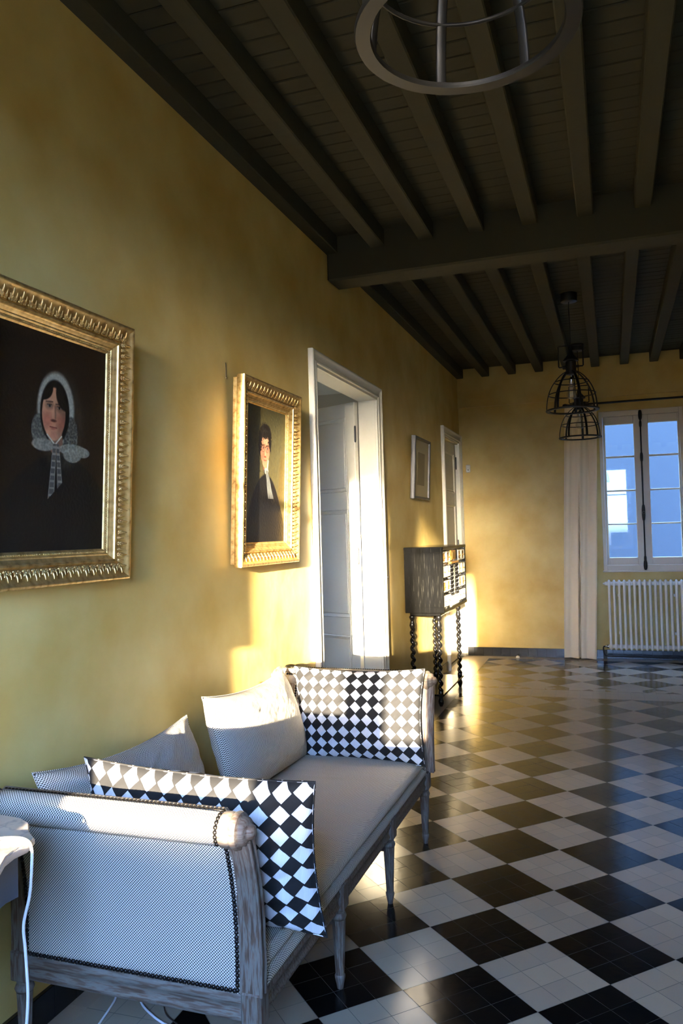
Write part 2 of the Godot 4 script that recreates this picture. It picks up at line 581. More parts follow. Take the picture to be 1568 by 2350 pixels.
func _ready() -> void:
	rng.seed = 7
	# ------------------------------------------------------------ camera, sky, sun, exposure
	var cam := Camera3D.new()
	cam.name = "camera"
	cam.fov = rad_to_deg(2.0 * atan(1175.0 / 1801.996))
	cam.near = 0.05
	cam.far = 200.0
	cam.position = Vector3(1.70, 1.475, 0.0)
	cam.rotation = Vector3(0.0286869, 0.3313171, -0.0263883)
	add_child(cam)
	cam.current = true

	var sky_m := ProceduralSkyMaterial.new()
	sky_m.sky_top_color = Color(0.54, 0.72, 1.0)
	sky_m.sky_horizon_color = Color(0.63, 0.78, 1.0)
	sky_m.sky_curve = 0.12
	sky_m.ground_horizon_color = Color(0.30, 0.33, 0.36)
	sky_m.ground_bottom_color = Color(0.22, 0.22, 0.22)
	sky_m.sun_angle_max = 25.0
	sky_m.sun_curve = 0.12
	sky_m.energy_multiplier = SKY
	var sky := Sky.new()
	sky.sky_material = sky_m
	var env := Environment.new()
	env.background_mode = Environment.BG_SKY
	env.sky = sky
	env.tonemap_mode = Environment.TONE_MAPPER_LINEAR
	env.tonemap_exposure = EXPOSURE
	env.sdfgi_enabled = true
	env.ssao_enabled = true
	env.ssil_enabled = true
	var we := WorldEnvironment.new()
	we.name = "world"
	we.environment = env
	add_child(we)

	var sun := DirectionalLight3D.new()
	sun.name = "sun"
	sun.light_color = Color(1.0, 0.925, 0.80)
	sun.light_energy = SUN
	sun.light_angular_distance = 0.6
	sun.shadow_enabled = true
	add_child(sun)
	sun.look_at_from_position(Vector3.ZERO, Vector3(-0.19, -0.127, -1.0))

	make_materials()
	build_shell()
	build_floor()
	build_ceiling()
	build_far_window()
	build_sun_window()
	build_doors()
	build_settee()
	build_cushions()
	build_paintings()
	build_cabinet()
	build_console()
	build_lamps()
	build_far_end()


func make_materials() -> void:
	var m := mat("yellow_wall", Color.WHITE, 0.5)
	tri_map(m, ramp(noise(0.006, 5, 4, 1024), [[0.0, WALL_A], [0.5, WALL_B], [1.0, WALL_C]]), Vector3.ONE * 0.33, noise(0.03, 4, 9, 512), 0.25, true)
	m.metallic_specular = 0.4
	m = mat("ceiling_paint", CEIL, 0.7)
	tri_map(m, null, Vector3(1, 1, 1) * 1.5, noise(0.03, 4, 2, 256), 0.15)
	m.metallic_specular = 0.15
	for k in 3:
		m = mat("black_tile%d" % k, [Color(0.042, 0.042, 0.042), Color(0.052, 0.05, 0.048), Color(0.036, 0.036, 0.038)][k], 0.165)
		m.metallic_specular = 0.42
		tri_map(m, null, Vector3.ONE * 3.0, noise(0.02, 3, 12, 256), 0.015, true)
		m = mat("white_tile%d" % k, [Color(0.60, 0.55, 0.475), Color(0.58, 0.535, 0.465), Color(0.615, 0.565, 0.485)][k], 0.22)
		tri_map(m, null, Vector3.ONE * 3.0, noise(0.02, 3, 12, 256), 0.015, true)
	mat("grout", Color(0.31, 0.30, 0.27), 0.85)
	mat("skirting", Color(0.06, 0.065, 0.075), 0.25)
	m = mat("white_paint", Color(0.80, 0.79, 0.75), 0.42)
	tri_map(m, null, Vector3.ONE * 2.0, noise(0.02, 3, 3, 256), 0.08)
	mat("cream_paint", Color(0.86, 0.84, 0.77), 0.45)
	mat("plaster", Color(0.72, 0.675, 0.60), 0.8)
	mat("window_paint", Color(0.84, 0.79, 0.70), 0.45)
	m = mat("glass", Color(0.9, 0.95, 1.0, 0.04), 0.02)
	m.transparency = BaseMaterial3D.TRANSPARENCY_ALPHA
	mat("black_iron", Color(0.11, 0.11, 0.11), 0.45, 0.4)
	mat("dark_iron", Color(0.10, 0.096, 0.088), 0.5, 0.4)
	m = mat("gilt", Color(0.86, 0.66, 0.34), 0.36, 0.85)
	tri_map(m, ramp(noise(0.02, 4, 6, 256), [[0.0, Color(0.56, 0.42, 0.23)], [0.4, Color(0.85, 0.71, 0.45)], [1.0, Color(0.95, 0.85, 0.61)]]), Vector3.ONE * 6.0)
	m.albedo_color = Color.WHITE
	m = mat("dark_gilt", Color(0.40, 0.27, 0.14), 0.5, 0.5)
	m = mat("weave", Color.WHITE, 0.9)
	var wv := weave_image(Color(0.85, 0.825, 0.765), Color(0.20, 0.19, 0.20))
	tri_map(m, wv, Vector3.ONE / 0.064)
	m = mat("weave_uv", Color.WHITE, 0.9)
	m.albedo_texture = wv
	m.uv1_scale = Vector3.ONE / 0.064
	m = mat("diamond_print", Color.WHITE, 0.85)
	m.albedo_texture = diamond_image()
	m.uv1_scale = Vector3.ONE / 0.228
	m = mat("worn_wood", Color.WHITE, 0.6)
	tri_map(m, ramp(noise(0.012, 5, 31, 512), [[0.0, Color(0.20, 0.14, 0.10)], [0.36, Color(0.33, 0.255, 0.205)], [0.46, Color(0.38, 0.355, 0.325)], [0.70, Color(0.42, 0.40, 0.37)], [0.82, Color(0.39, 0.31, 0.255)], [1.0, Color(0.31, 0.265, 0.235)]]), Vector3(1.5, 14.0, 14.0), noise(0.03, 4, 7, 256), 0.07)
	m = mat("worn_post", Color.WHITE, 0.6)
	tri_map(m, M.worn_wood.albedo_texture, Vector3(14.0, 1.5, 14.0), M.worn_wood.heightmap_texture, 0.07)
	mat("nail", Color(0.13, 0.12, 0.115), 0.3, 0.7)
	m = mat("ebony", Color.WHITE, 0.14)
	m.metallic_specular = 0.4
	tri_map(m, ramp(noise(0.02, 4, 44, 256), [[0.0, Color(0.022, 0.022, 0.02)], [0.66, Color(0.04, 0.039, 0.036)], [0.80, Color(0.085, 0.083, 0.075)], [1.0, Color(0.17, 0.165, 0.14)]]), Vector3(12, 1.0, 12.0))
	mat("ebony_plain", Color(0.055, 0.052, 0.05), 0.2)
	mat("shell_inlay", Color(0.62, 0.46, 0.22), 0.2)
	mat("bone_inlay", Color(0.80, 0.77, 0.68), 0.3)
	m = mat("marble", Color.WHITE, 0.3)
	tri_map(m, marble_image(), Vector3.ONE * 1.6)
	mat("console_paint", Color(0.24, 0.28, 0.34), 0.5)
	mat("white_cord", Color(0.82, 0.82, 0.82), 0.4)
	mat("brown_cord", Color(0.16, 0.13, 0.11), 0.5)
	m = mat("linen", Color(0.95, 0.88, 0.75), 0.9)
	m.backlight = Color(0.35, 0.32, 0.28)
	tri_map(m, null, Vector3.ONE * 14.0, noise(0.08, 2, 17, 256), 0.05)
	mat("radiator_enamel", Color(0.93, 0.92, 0.89), 0.3)
	mat("chrome", Color(0.8, 0.8, 0.8), 0.2, 1.0)
	mat("brass", Color(0.72, 0.60, 0.34), 0.3, 0.9)
	mat("pewter", Color(0.17, 0.175, 0.19), 0.4, 0.2)
	mat("mount_card", Color(0.66, 0.60, 0.44), 0.7)
	mat("print_paper", Color(0.50, 0.44, 0.29), 0.7)
	mat("sensor_plastic", Color(0.85, 0.84, 0.80), 0.4)
	m = mat("bulb_glass", Color(0.95, 0.9, 0.8, 0.12), 0.03)
	m.transparency = BaseMaterial3D.TRANSPARENCY_ALPHA
	mat("bark", Color(0.35, 0.26, 0.2), 0.9)
	mat("needles", Color(0.16, 0.24, 0.12), 0.9)
	mat("courtyard_render", YARD, 0.9)
	m = mat("lady_canvas", Color.WHITE, 0.42)
	m.albedo_texture = lady_image()
	m = mat("gentleman_canvas", Color.WHITE, 0.32)
	m.albedo_texture = gentleman_image()
	for k in ["lady_canvas", "gentleman_canvas"]:
		M[k].heightmap_enabled = true
		M[k].heightmap_texture = noise(0.06, 4, 19, 512)
		M[k].heightmap_scale = 0.06


func build_shell() -> void:
	# left wall with its two doorways
	var g := Geo.new()
	var top := 3.46
	g.slab(Vector3(-0.12, 0, 1.05), Vector3(0, top, -4.47), 0)
	g.slab(Vector3(-0.12, 2.53, -4.47), Vector3(0, top, -5.82), 0)
	g.slab(Vector3(-0.12, 0, -5.82), Vector3(0, top, -8.35), 0)
	g.slab(Vector3(-0.12, 2.53, -8.35), Vector3(0, top, -9.28), 0)
	g.slab(Vector3(-0.12, 0, -9.28), Vector3(0, top, -9.35), 0)
	struct("wall_left", "yellow limewashed wall with the two portraits and two white doors", g, M.yellow_wall)
	# far wall with the window niche
	g = Geo.new()
	g.slab(Vector3(-0.12, 0, -9.35), Vector3(1.60, 7.0, -9.62), 0)
	g.slab(Vector3(2.47, 0, -9.35), Vector3(4.30, 7.0, -9.62), 0)
	g.slab(Vector3(1.60, 2.78, -9.35), Vector3(2.47, 7.0, -9.62), 0)
	g.slab(Vector3(1.60, 0, -9.375), Vector3(2.47, 0.99, -9.62), 0)
	g.slab(Vector3(0.0, 2.95, -9.325), Vector3(4.06, 3.45, -9.36), 0)
	struct("wall_far", "yellow end wall round the small-paned window", g, M.yellow_wall)
	g = Geo.new()
	g.slab(Vector3(4.06, 0, 1.05), Vector3(4.30, 7.0, -9.62), 0)
	struct("wall_right", "yellow wall on the right, outside the picture", g, M.yellow_wall)
	g = Geo.new()
	g.slab(Vector3(-0.12, 0, 0.80), Vector3(0.68, top, 1.05), 0)
	g.slab(Vector3(2.16, 0, 0.80), Vector3(4.30, top, 1.05), 0)
	g.slab(Vector3(0.68, 0, 0.80), Vector3(2.16, 0.96, 1.05), 0)
	g.slab(Vector3(0.68, 2.92, 0.80), Vector3(2.16, top, 1.05), 0)
	struct("wall_back", "yellow wall behind the camera with the sunny window", g, M.yellow_wall)
	# the room behind the open door
	g = Geo.new()
	g.slab(Vector3(-3.6, 0, -3.3), Vector3(-0.12, 3.0, -3.4), 0)
	g.slab(Vector3(-3.6, 0, -8.0), Vector3(-0.12, 3.0, -8.1), 0)
	g.slab(Vector3(-3.6, 3.0, -3.3), Vector3(-0.12, 3.15, -8.1), 0)
	g.slab(Vector3(-3.6, -0.15, -3.3), Vector3(-0.12, 0.0, -8.1), 0)
	g.slab(Vector3(-3.6, 0, -3.4), Vector3(-3.5, 3.0, -6.7), 0)
	g.slab(Vector3(-3.6, 0, -7.6), Vector3(-3.5, 3.0, -8.0), 0)
	g.slab(Vector3(-3.6, 0, -6.4), Vector3(-3.5, 1.1, -7.6), 0)
	g.slab(Vector3(-3.6, 2.25, -6.4), Vector3(-3.5, 3.0, -7.6), 0)
	struct("wall_side", "white plastered room behind the open door", g, M.plaster)
	# skirting of square black tiles
	var tile := Geo.new().box(Vector3.ZERO, Vector3(0.1022, 0.100, 0.014), 0.0015).mesh()
	var left := struct("baseboard_left", "row of black skirting tiles along the left wall")
	part("backing", Geo.new().slab(Vector3(0.0, 0.0, 0.8), Vector3(0.004, 0.101, -4.34), 0).slab(Vector3(0.0, 0.0, -5.95), Vector3(0.004, 0.101, -8.2), 0), M.grout, left)
	var z := 0.6
	while z > -9.3:
		if not (z < -4.34 and z > -5.95) and not (z < -8.2):
			var o := part("skirting_tile", tile, M.skirting, left, Vector3(0.008, 0.052, z))
			o.rotation.y = PI / 2
		z -= 0.1035
	var far := struct("baseboard_far", "row of black skirting tiles below the far window")
	part("backing", Geo.new().slab(Vector3(0.0, 0.0, -9.346), Vector3(1.6, 0.101, -9.352), 0).slab(Vector3(2.47, 0.0, -9.346), Vector3(4.06, 0.101, -9.352), 0).slab(Vector3(1.6, 0.0, -9.371), Vector3(2.47, 0.101, -9.376), 0), M.grout, far)
	var x := 0.06
	while x < 4.05:
		part("skirting_tile", tile, M.skirting, far, Vector3(x, 0.052, -9.343 if x < 1.56 or x > 2.5 else -9.367))
		x += 0.1035


func tile_geo(poly: PackedVector2Array, y1 := 0.0) -> Geo:
	var g := Geo.new()
	if not Geometry2D.is_polygon_clockwise(poly):
		poly = poly.duplicate()
		poly.reverse()
	var ins := Geometry2D.offset_polygon(poly, -0.0005)
	if ins.is_empty() or ins[0].size() != poly.size():
		ins = [poly]
	var tp: PackedVector2Array = ins[0]
	var pts := []
	for q in tp:
		pts.append(Vector3(q.x, y1, q.y))
	g.flat(pts, Vector3.UP)
	var cen := Vector2.ZERO
	for q in poly:
		cen += q / poly.size()
	for k in poly.size():
		var a := poly[k]
		var b := poly[(k + 1) % poly.size()]
		var nn := Vector2((b - a).y, -(b - a).x).normalized()
		if nn.dot((a + b) * 0.5 - cen) < 0:
			nn = -nn
		var slope := Vector3(nn.x, 1.0, nn.y).normalized()
		var ta := tp[k]
		var tb := tp[(k + 1) % poly.size()]
		if ta.distance_to(a) < 0.01 and tb.distance_to(b) < 0.01:
			g.flat([Vector3(a.x, y1 - 0.0012, a.y), Vector3(b.x, y1 - 0.0012, b.y), Vector3(tb.x, y1, tb.y), Vector3(ta.x, y1, ta.y)], slope)
		g.flat([Vector3(a.x, y1 - 0.006, a.y), Vector3(b.x, y1 - 0.006, b.y), Vector3(b.x, y1 - 0.0012, b.y), Vector3(a.x, y1 - 0.0012, a.y)], Vector3(nn.x, 0, nn.y))
	return g


func build_floor() -> void:
	# the tiles are laid square to a line a touch askew to the walls
	var floor_node := struct("floor", "polished black and white tiles laid as large diamonds with a white border")
	var org := Vector3(1.2153, 0.0, -3.1275)
	var turn := 0.010733
	var bed := Geo.new()
	bed.slab(Vector3(-0.12, -0.2, 1.05), Vector3(4.30, -0.0016, -9.62), 0)
	part("bed", bed, M.grout, floor_node)
	var field := Node3D.new()
	var xf := Transform3D(Basis(Vector3.UP, turn), org)
	field.free()
	var half := 0.2121320
	var cam := get_node("camera") as Camera3D
	var inv := cam.transform.affine_inverse()
	var list := []     # [polygon, black, centre]
	var gap := 0.00035
	var areas := [
		[-4.0 * half, -4.03051, 12.0 * half, 4.2, Vector2.ZERO],
		[-4.0 * half, -4.353 - 8.0 * half, 12.0 * half, -4.353, Vector2(0, -4.353 - half)],
	]
	for ar in areas:
		var clip := PackedVector2Array([Vector2(ar[0] + gap, ar[1] + gap), Vector2(ar[2] - gap, ar[1] + gap), Vector2(ar[2] - gap, ar[3] - gap), Vector2(ar[0] + gap, ar[3] - gap)])
		var shift: Vector2 = ar[4]
		var du := Vector2(half, half) / 3.0
		var dv := Vector2(half, -half) / 3.0
		for i in range(-66, 66):
			for j in range(-66, 66):
				var c := shift + du * (i + 0.5) + dv * (j + 0.5)
				if c.x < ar[0] - 0.08 or c.x > ar[2] + 0.08 or c.y < ar[1] - 0.08 or c.y > ar[3] + 0.08:
					continue
				var black := posmod(floori(i / 3.0) + floori(j / 3.0), 2) == 1
				var hu := du.normalized() * (du.length() * 0.5 - gap)
				var hv := dv.normalized() * (dv.length() * 0.5 - gap)
				var poly := PackedVector2Array([c - hu - hv, c + hu - hv, c + hu + hv, c - hu + hv])
				if c.x < ar[0] + 0.08 or c.x > ar[2] - 0.08 or c.y < ar[1] + 0.08 or c.y > ar[3] - 0.08:
					for piece in Geometry2D.intersect_polygons(poly, clip):
						if piece.size() >= 3:
							list.append([piece, black, c, false])
				else:
					list.append([poly, black, c, true])
	# white border and cross band, square to the walls
	var strips := [[-1.30, -6.5, -0.8485, 4.2, 0.1], [12.0 * half, -6.5, 3.2, 4.2, 0.1], [-0.8485, -4.353, 12.0 * half, -4.03051, 0.10748], [-0.8485, -6.5, 12.0 * half, -4.353 - 8.0 * half, 0.1]]
	for s in strips:
		var st: float = s[4]
		var horizontal: bool = s[2] - s[0] > s[3] - s[1]
		var nx := ceili((s[2] - s[0]) / st) if not horizontal else roundi((s[2] - s[0]) / st)
		var nz := ceili((s[3] - s[1]) / st) if horizontal else roundi((s[3] - s[1]) / st)
		var wx: float = (s[2] - s[0]) / nx if horizontal else st
		var wz: float = (s[3] - s[1]) / nz if not horizontal else st
		for i in nx:
			for j in nz:
				var x0: float = s[0] + i * wx if horizontal or s[0] > 0.0 else s[2] - (i + 1) * wx
				var z0: float = s[3] - (j + 1) * wz
				var r0 := Vector2(x0 + gap, z0 + gap)
				var r1 := Vector2(minf(x0 + wx, s[2] if horizontal else 9.0) - gap, z0 + wz - gap)
				list.append([PackedVector2Array([r0, Vector2(r1.x, r0.y), r1, Vector2(r0.x, r1.y)]), false, (r0 + r1) * 0.5, false])
	var room := PackedVector2Array()
	for q in [Vector3(0.0, 0, 0.8), Vector3(4.06, 0, 0.8), Vector3(4.06, 0, -9.35), Vector3(0.0, 0, -9.35)]:
		var l: Vector3 = xf.affine_inverse() * q
		room.append(Vector2(l.x, l.z))
	# the tiles that show largest become parts of their own
	var order := []
	for k in list.size():
		var c: Vector2 = list[k][2]
		var w := xf * Vector3(c.x, 0, c.y)
		var l := inv * w
		if w.x < 0.07 or w.x > 4.0 or w.z > 0.7 or w.z < -9.28:
			var cut := Geometry2D.intersect_polygons(list[k][0], room)
			list[k][0] = cut[0] if cut.size() else PackedVector2Array()
			list[k][3] = false
		var sx := 784.0 - 1802.0 * l.x / l.z
		var sy := 1175.0 + 1802.0 * l.y / l.z
		var seen: bool = l.z < -0.1 and sx > -20.0 and sx < 1590.0 and sy < 2370.0 and list[k][0].size() >= 3
		if seen and w.x < 0.80 and w.z < -1.9 and w.z > -3.75 and sx < 620.0:
			seen = false
		order.append([l.length() if seen else 1000.0 + l.length(), k])
	order.sort_custom(func(a, b): return a[0] < b[0])
	var full := {}
	var rest := [Geo.new(), Geo.new()]
	var count := [0, 0]
	var hu := Vector2(half, half).normalized() * (0.05 - gap)
	var hv := Vector2(half, -half).normalized() * (0.05 - gap)
	var square := tile_geo(PackedVector2Array([-hu - hv, hu - hv, hu + hv, -hu + hv])).mesh()
	for o in order:
		var it: Array = list[o[1]]
		if it[0].size() < 3:
			continue
		var b: int = 1 if it[1] else 0
		if o[0] < 1000.0 and count[b] < 290:
			count[b] += 1
			var c: Vector2 = it[2]
			var lift := rng.randf_range(-0.0004, 0.0004)
			var tone: int = rng.randi() % 3
			var shape: ArrayMesh = square
			if not it[3]:
				var sh := PackedVector2Array()
				for q in it[0]:
					sh.append(q - c)
				shape = tile_geo(sh).mesh()
			var p := part("black_tile" if b else "white_tile", shape, M[("black_tile%d" if b else "white_tile%d") % tone], floor_node)
			p.transform = xf * Transform3D(Basis(Vector3.RIGHT, rng.randf_range(-0.002, 0.002)), Vector3(c.x, lift, c.y))
		else:
			rest[b].add(tile_geo(it[0]), xf * Transform3D(Basis(), Vector3(0, rng.randf_range(-0.0004, 0.0004), 0)))
	tag(part("white_tiles", rest[0], M.white_tile1, floor_node), "", "", "", "stuff")
	tag(part("black_tiles", rest[1], M.black_tile1, floor_node), "", "", "", "stuff")


func build_ceiling() -> void:
	var c := struct("ceiling", "dark painted timber ceiling of joists and narrow boards with one cross beam")
	part("slab", Geo.new().slab(Vector3(-0.12, 3.44, 1.05), Vector3(4.30, 3.75, -9.62), 0), M.ceiling_paint, c)
	var plank := Geo.new().box(Vector3.ZERO, Vector3(4.06, 0.026, 0.0945), 0.004).mesh()
	var z := 0.75
	while z > -9.3:
		part("plank", plank, M.ceiling_paint, c, Vector3(2.03, 3.423 + rng.randf_range(-0.0015, 0.0015), z))
		z -= 0.0985
	part("beam", Geo.new().slab(Vector3(0.0, 3.125, -4.775), Vector3(4.06, 3.44, -4.985), 0.012), M.ceiling_paint, c)
	for e in [[0.80, -4.79], [-4.97, -9.33]]:
		var jm := Geo.new().slab(Vector3(-0.046, 3.30, e[0]), Vector3(0.046, 3.425, e[1]), 0.006).mesh()
		for k in 14:
			var x := 0.03 + 0.3165 * k if e[0] > 0 else 0.03 + 0.310 * k
			if x < 4.03:
				part("joist", jm, M.ceiling_paint, c, Vector3(x, 0, 0))


# one casement: stiles, rails, glazing bars and panes; ys are the edges of the panes from bottom to top
func casement(parent: Node3D, x0: float, x1: float, y0: float, y1: float, gx0: float, gx1: float, ys: Array, z: float, deep: float, m: Material) -> Node3D:
	var c := Node3D.new()
	c.name = "casement"
	parent.add_child(c, true)
	var za := z + deep * 0.5
	var zb := z - deep * 0.5
	part("stile", Geo.new().slab(Vector3(x0, y0, za), Vector3(gx0, y1, zb), 0.004), m, c)
	part("stile", Geo.new().slab(Vector3(gx1, y0, za), Vector3(x1, y1, zb), 0.004), m, c)
	part("rail", Geo.new().slab(Vector3(gx0, y0, za - 0.001), Vector3(gx1, ys[0][0], zb + 0.001), 0.004), m, c)
	part("rail", Geo.new().slab(Vector3(gx0, ys[-1][1], za - 0.001), Vector3(gx1, y1, zb + 0.001), 0.004), m, c)
	for k in ys.size():
		if k > 0:
			part("glazing_bar", Geo.new().slab(Vector3(gx0, ys[k - 1][1], za - 0.006), Vector3(gx1, ys[k][0], zb + 0.006), 0.005), m, c)
		part("pane", Geo.new().flat_pane(gx0 - 0.004, gx1 + 0.004, ys[k][0] - 0.004, ys[k][1] + 0.004, z), M.glass, c)
	return c


func build_far_window() -> void:
	var w := struct("window_1", "white two-leaf window of eight small panes in the far wall")
	var m: Material = M.window_paint
	part("frame", Geo.new().slab(Vector3(1.595, 0.985, -9.34), Vector3(1.635, 2.785, -9.46), 0.004).slab(Vector3(2.435, 0.985, -9.34), Vector3(2.475, 2.785, -9.46), 0.004).slab(Vector3(1.635, 2.725, -9.341), Vector3(2.435, 2.785, -9.46), 0.004).slab(Vector3(1.635, 0.985, -9.341), Vector3(2.435, 1.05, -9.46), 0.004), m, w)
	part("sill_board", Geo.new().slab(Vector3(1.585, 0.972, -9.325), Vector3(2.485, 0.992, -9.44), 0.006), m, w)
	var ys := [[1.135, 1.50], [1.518, 1.875], [1.896, 2.255], [2.278, 2.632]]
	casement(w, 1.637, 2.034, 1.052, 2.723, 1.660, 1.962, ys, -9.385, 0.045, m)
	casement(w, 2.036, 2.433, 1.052, 2.723, 2.115, 2.418, ys, -9.385, 0.045, m)
	# espagnolette rod down the meeting stiles
	var rod := Node3D.new()
	rod.name = "espagnolette"
	w.add_child(rod, true)
	part("rod", Geo.new().tube([Vector3(2.036, 1.03, -9.338), Vector3(2.036, 2.745, -9.338)], 0.0085, 10), M.black_iron, rod)
	for e in [[1.05, 0.055, 0.020], [2.72, 0.055, 0.020], [2.25, 0.05, 0.016], [1.63, 0.09, 0.02], [2.62, 0.035, 0.014], [1.12, 0.03, 0.014]]:
		var kn := PackedVector2Array()
		for k in 9:
			var a := PI * k / 8.0
			kn.append(Vector2(0.009 + (e[2] - 0.009) * sin(a), -e[1] * cos(a)))
		part("collar", Geo.new().lathe(kn, 12, Transform3D(Basis(), Vector3(2.036, e[0], -9.336))), M.black_iron, rod)
	part("handle", Geo.new().lathe(PackedVector2Array([Vector2(0.0, -0.018), Vector2(0.012, -0.014), Vector2(0.016, 0.0), Vector2(0.010, 0.022), Vector2(0.006, 0.04)]), 12, Transform3D(Basis(Vector3.RIGHT, -PI / 2), Vector3(2.036, 1.63, -9.30))), M.black_iron, rod)
	# the courtyard it looks into
	var g := Geo.new()
	g.slab(Vector3(-4.5, -0.1, -13.2), Vector3(9.0, 6.2, -13.5), 0)
	g.slab(Vector3(-4.5, -0.1, -9.7), Vector3(-4.2, 6.2, -13.2), 0)
	g.slab(Vector3(8.7, -0.1, -9.7), Vector3(9.0, 6.2, -13.2), 0)
	g.slab(Vector3(-4.5, -0.3, -9.62), Vector3(9.0, -0.1, -13.5), 0)
	tag(part("courtyard_wall", g, M.courtyard_render), "plain blue-grey rendered courtyard wall outside the far window", "wall")


func build_sun_window() -> void:
	var w := struct("window_2", "tall two-leaf window behind the camera that lets the low sun in")
	var m: Material = M.white_paint
	part("frame", Geo.new().slab(Vector3(0.68, 0.96, 0.79), Vector3(0.72, 2.92, 0.90), 0.004).slab(Vector3(2.12, 0.96, 0.79), Vector3(2.16, 2.92, 0.90), 0.004).slab(Vector3(0.72, 2.875, 0.791), Vector3(2.12, 2.92, 0.90), 0.004).slab(Vector3(0.72, 0.96, 0.791), Vector3(2.12, 1.0, 0.90), 0.004), m, w)
	var ys := [[1.065, 2.225], [2.255, 2.825]]
	casement(w, 0.722, 1.398, 1.002, 2.873, 0.797, 1.302, ys, 0.84, 0.05, m)
	casement(w, 1.402, 2.118, 1.002, 2.873, 1.497, 2.046, ys, 0.84, 0.05, m)
	# a low inner shutter closed over the foot of the right leaf
	part("half_shutter", Geo.new().slab(Vector3(1.667, 1.02, 0.775), Vector3(2.06, 1.355, 0.755), 0.003), m, w)
	# a shutter leaf folded back against the left reveal
	part("shutter", Geo.new().slab(Vector3(0.722, 1.49, 0.90), Vector3(0.857, 2.90, 0.93), 0.004), m, w)

	# an umbrella pine some way off, whose crown cuts off the top of the sunbeam softly
	var t := thing("pine_tree", "umbrella pine standing outside, beyond the window behind the camera", "tree", Vector3(12.4, -0.5, 40.0))
	part("trunk", Geo.new().tube([Vector3(0.4, 0, 0), Vector3(0.25, 3.0, 0.1), Vector3(-0.2, 6.0, 0.1), Vector3(-1.1, 8.8, 0), Vector3(-1.6, 10.2, 0)], [0.34, 0.29, 0.25, 0.20, 0.12], 10), M.bark, t)
	var crown := Geo.new()
	for e in [[-4.6, 9.75, 1.75, 3.0], [-2.25, 8.85, 1.50, 1.55], [0.3, 9.4, 1.8, 2.2], [-2.2, 10.6, 2.0, 4.2]]:
		var f := FastNoiseLite.new()
		f.seed = 6
		f.frequency = 0.9
		var blob := func(u: float, v: float) -> Vector3:
			var d := Vector3(cos(TAU * u) * sin(PI * v), cos(PI * v), sin(TAU * u) * sin(PI * v))
			var q := 1.0 + 0.07 * f.get_noise_3dv(d * 3.0)
			return Vector3(e[0], e[1], 0.0) + Vector3(d.x * e[3], d.y * e[2], d.z * e[3] * 0.8) * q
		crown.grid(blob, 32, 18, 1.0)
	part("crown", crown, M.needles, t)


func architrave() -> PackedVector2Array:
	return PackedVector2Array([Vector2(0, 0), Vector2(0, 0.030), Vector2(0.006, 0.036), Vector2(0.016, 0.036), Vector2(0.022, 0.030), Vector2(0.030, 0.023), Vector2(0.052, 0.019), Vector2(0.062, 0.022), Vector2(0.066, 0.028), Vector2(0.076, 0.028), Vector2(0.082, 0.020), Vector2(0.098, 0.018), Vector2(0.10, 0.014), Vector2(0.10, 0.0)])


# a door leaf in its own frame: x along the leaf from the hinge, y up, z through it
func door_leaf(parent: Node3D, w: float, h: float, th: float, rails: Array, m: Material, xf: Transform3D) -> Node3D:
	var leaf := Node3D.new()
	leaf.name = "door_leaf"
	leaf.transform = xf
	parent.add_child(leaf, true)
	var st := 0.095
	part("stile", Geo.new().slab(Vector3(0, 0.01, -th / 2), Vector3(st, h, th / 2), 0.003), m, leaf)
	part("stile", Geo.new().slab(Vector3(w - st, 0.01, -th / 2), Vector3(w, h, th / 2), 0.003), m, leaf)
	for k in rails.size():
		part("rail", Geo.new().slab(Vector3(st, rails[k][0], -th / 2 + 0.0005), Vector3(w - st, rails[k][1], th / 2 - 0.0005), 0.003), m, leaf)
		if k < rails.size() - 1:
			var y0: float = rails[k][1]
			var y1: float = rails[k + 1][0]
			part("panel", Geo.new().slab(Vector3(st + 0.03, y0 + 0.03, -th * 0.30), Vector3(w - st - 0.03, y1 - 0.03, th * 0.30), 0.004).slab(Vector3(st - 0.002, y0 - 0.002, -th * 0.16), Vector3(w - st + 0.002, y1 + 0.002, th * 0.16), 0), m, leaf)
			var pr := PackedVector2Array([Vector2(0.0, th * 0.16), Vector2(0.0, th * 0.52), Vector2(0.006, th * 0.60), Vector2(0.012, th * 0.50), Vector2(0.022, th * 0.22), Vector2(0.026, th * 0.16)])
			var g := Geo.new().moulding(st, y0, w - st, y1, pr)
			g.moulding(-(w - st), y0, -st, y1, pr, Transform3D(Basis(Vector3.UP, PI), Vector3.ZERO))
			part("panel_moulding", g, m, leaf)
	return leaf


func hinge_geo(h := 0.11) -> Geo:
	return Geo.new().lathe(PackedVector2Array([Vector2(0, -h / 2 - 0.012), Vector2(0.006, -h / 2 - 0.006), Vector2(0.0075, -h / 2), Vector2(0.0075, h / 2), Vector2(0.006, h / 2 + 0.006), Vector2(0, h / 2 + 0.012)]), 10)


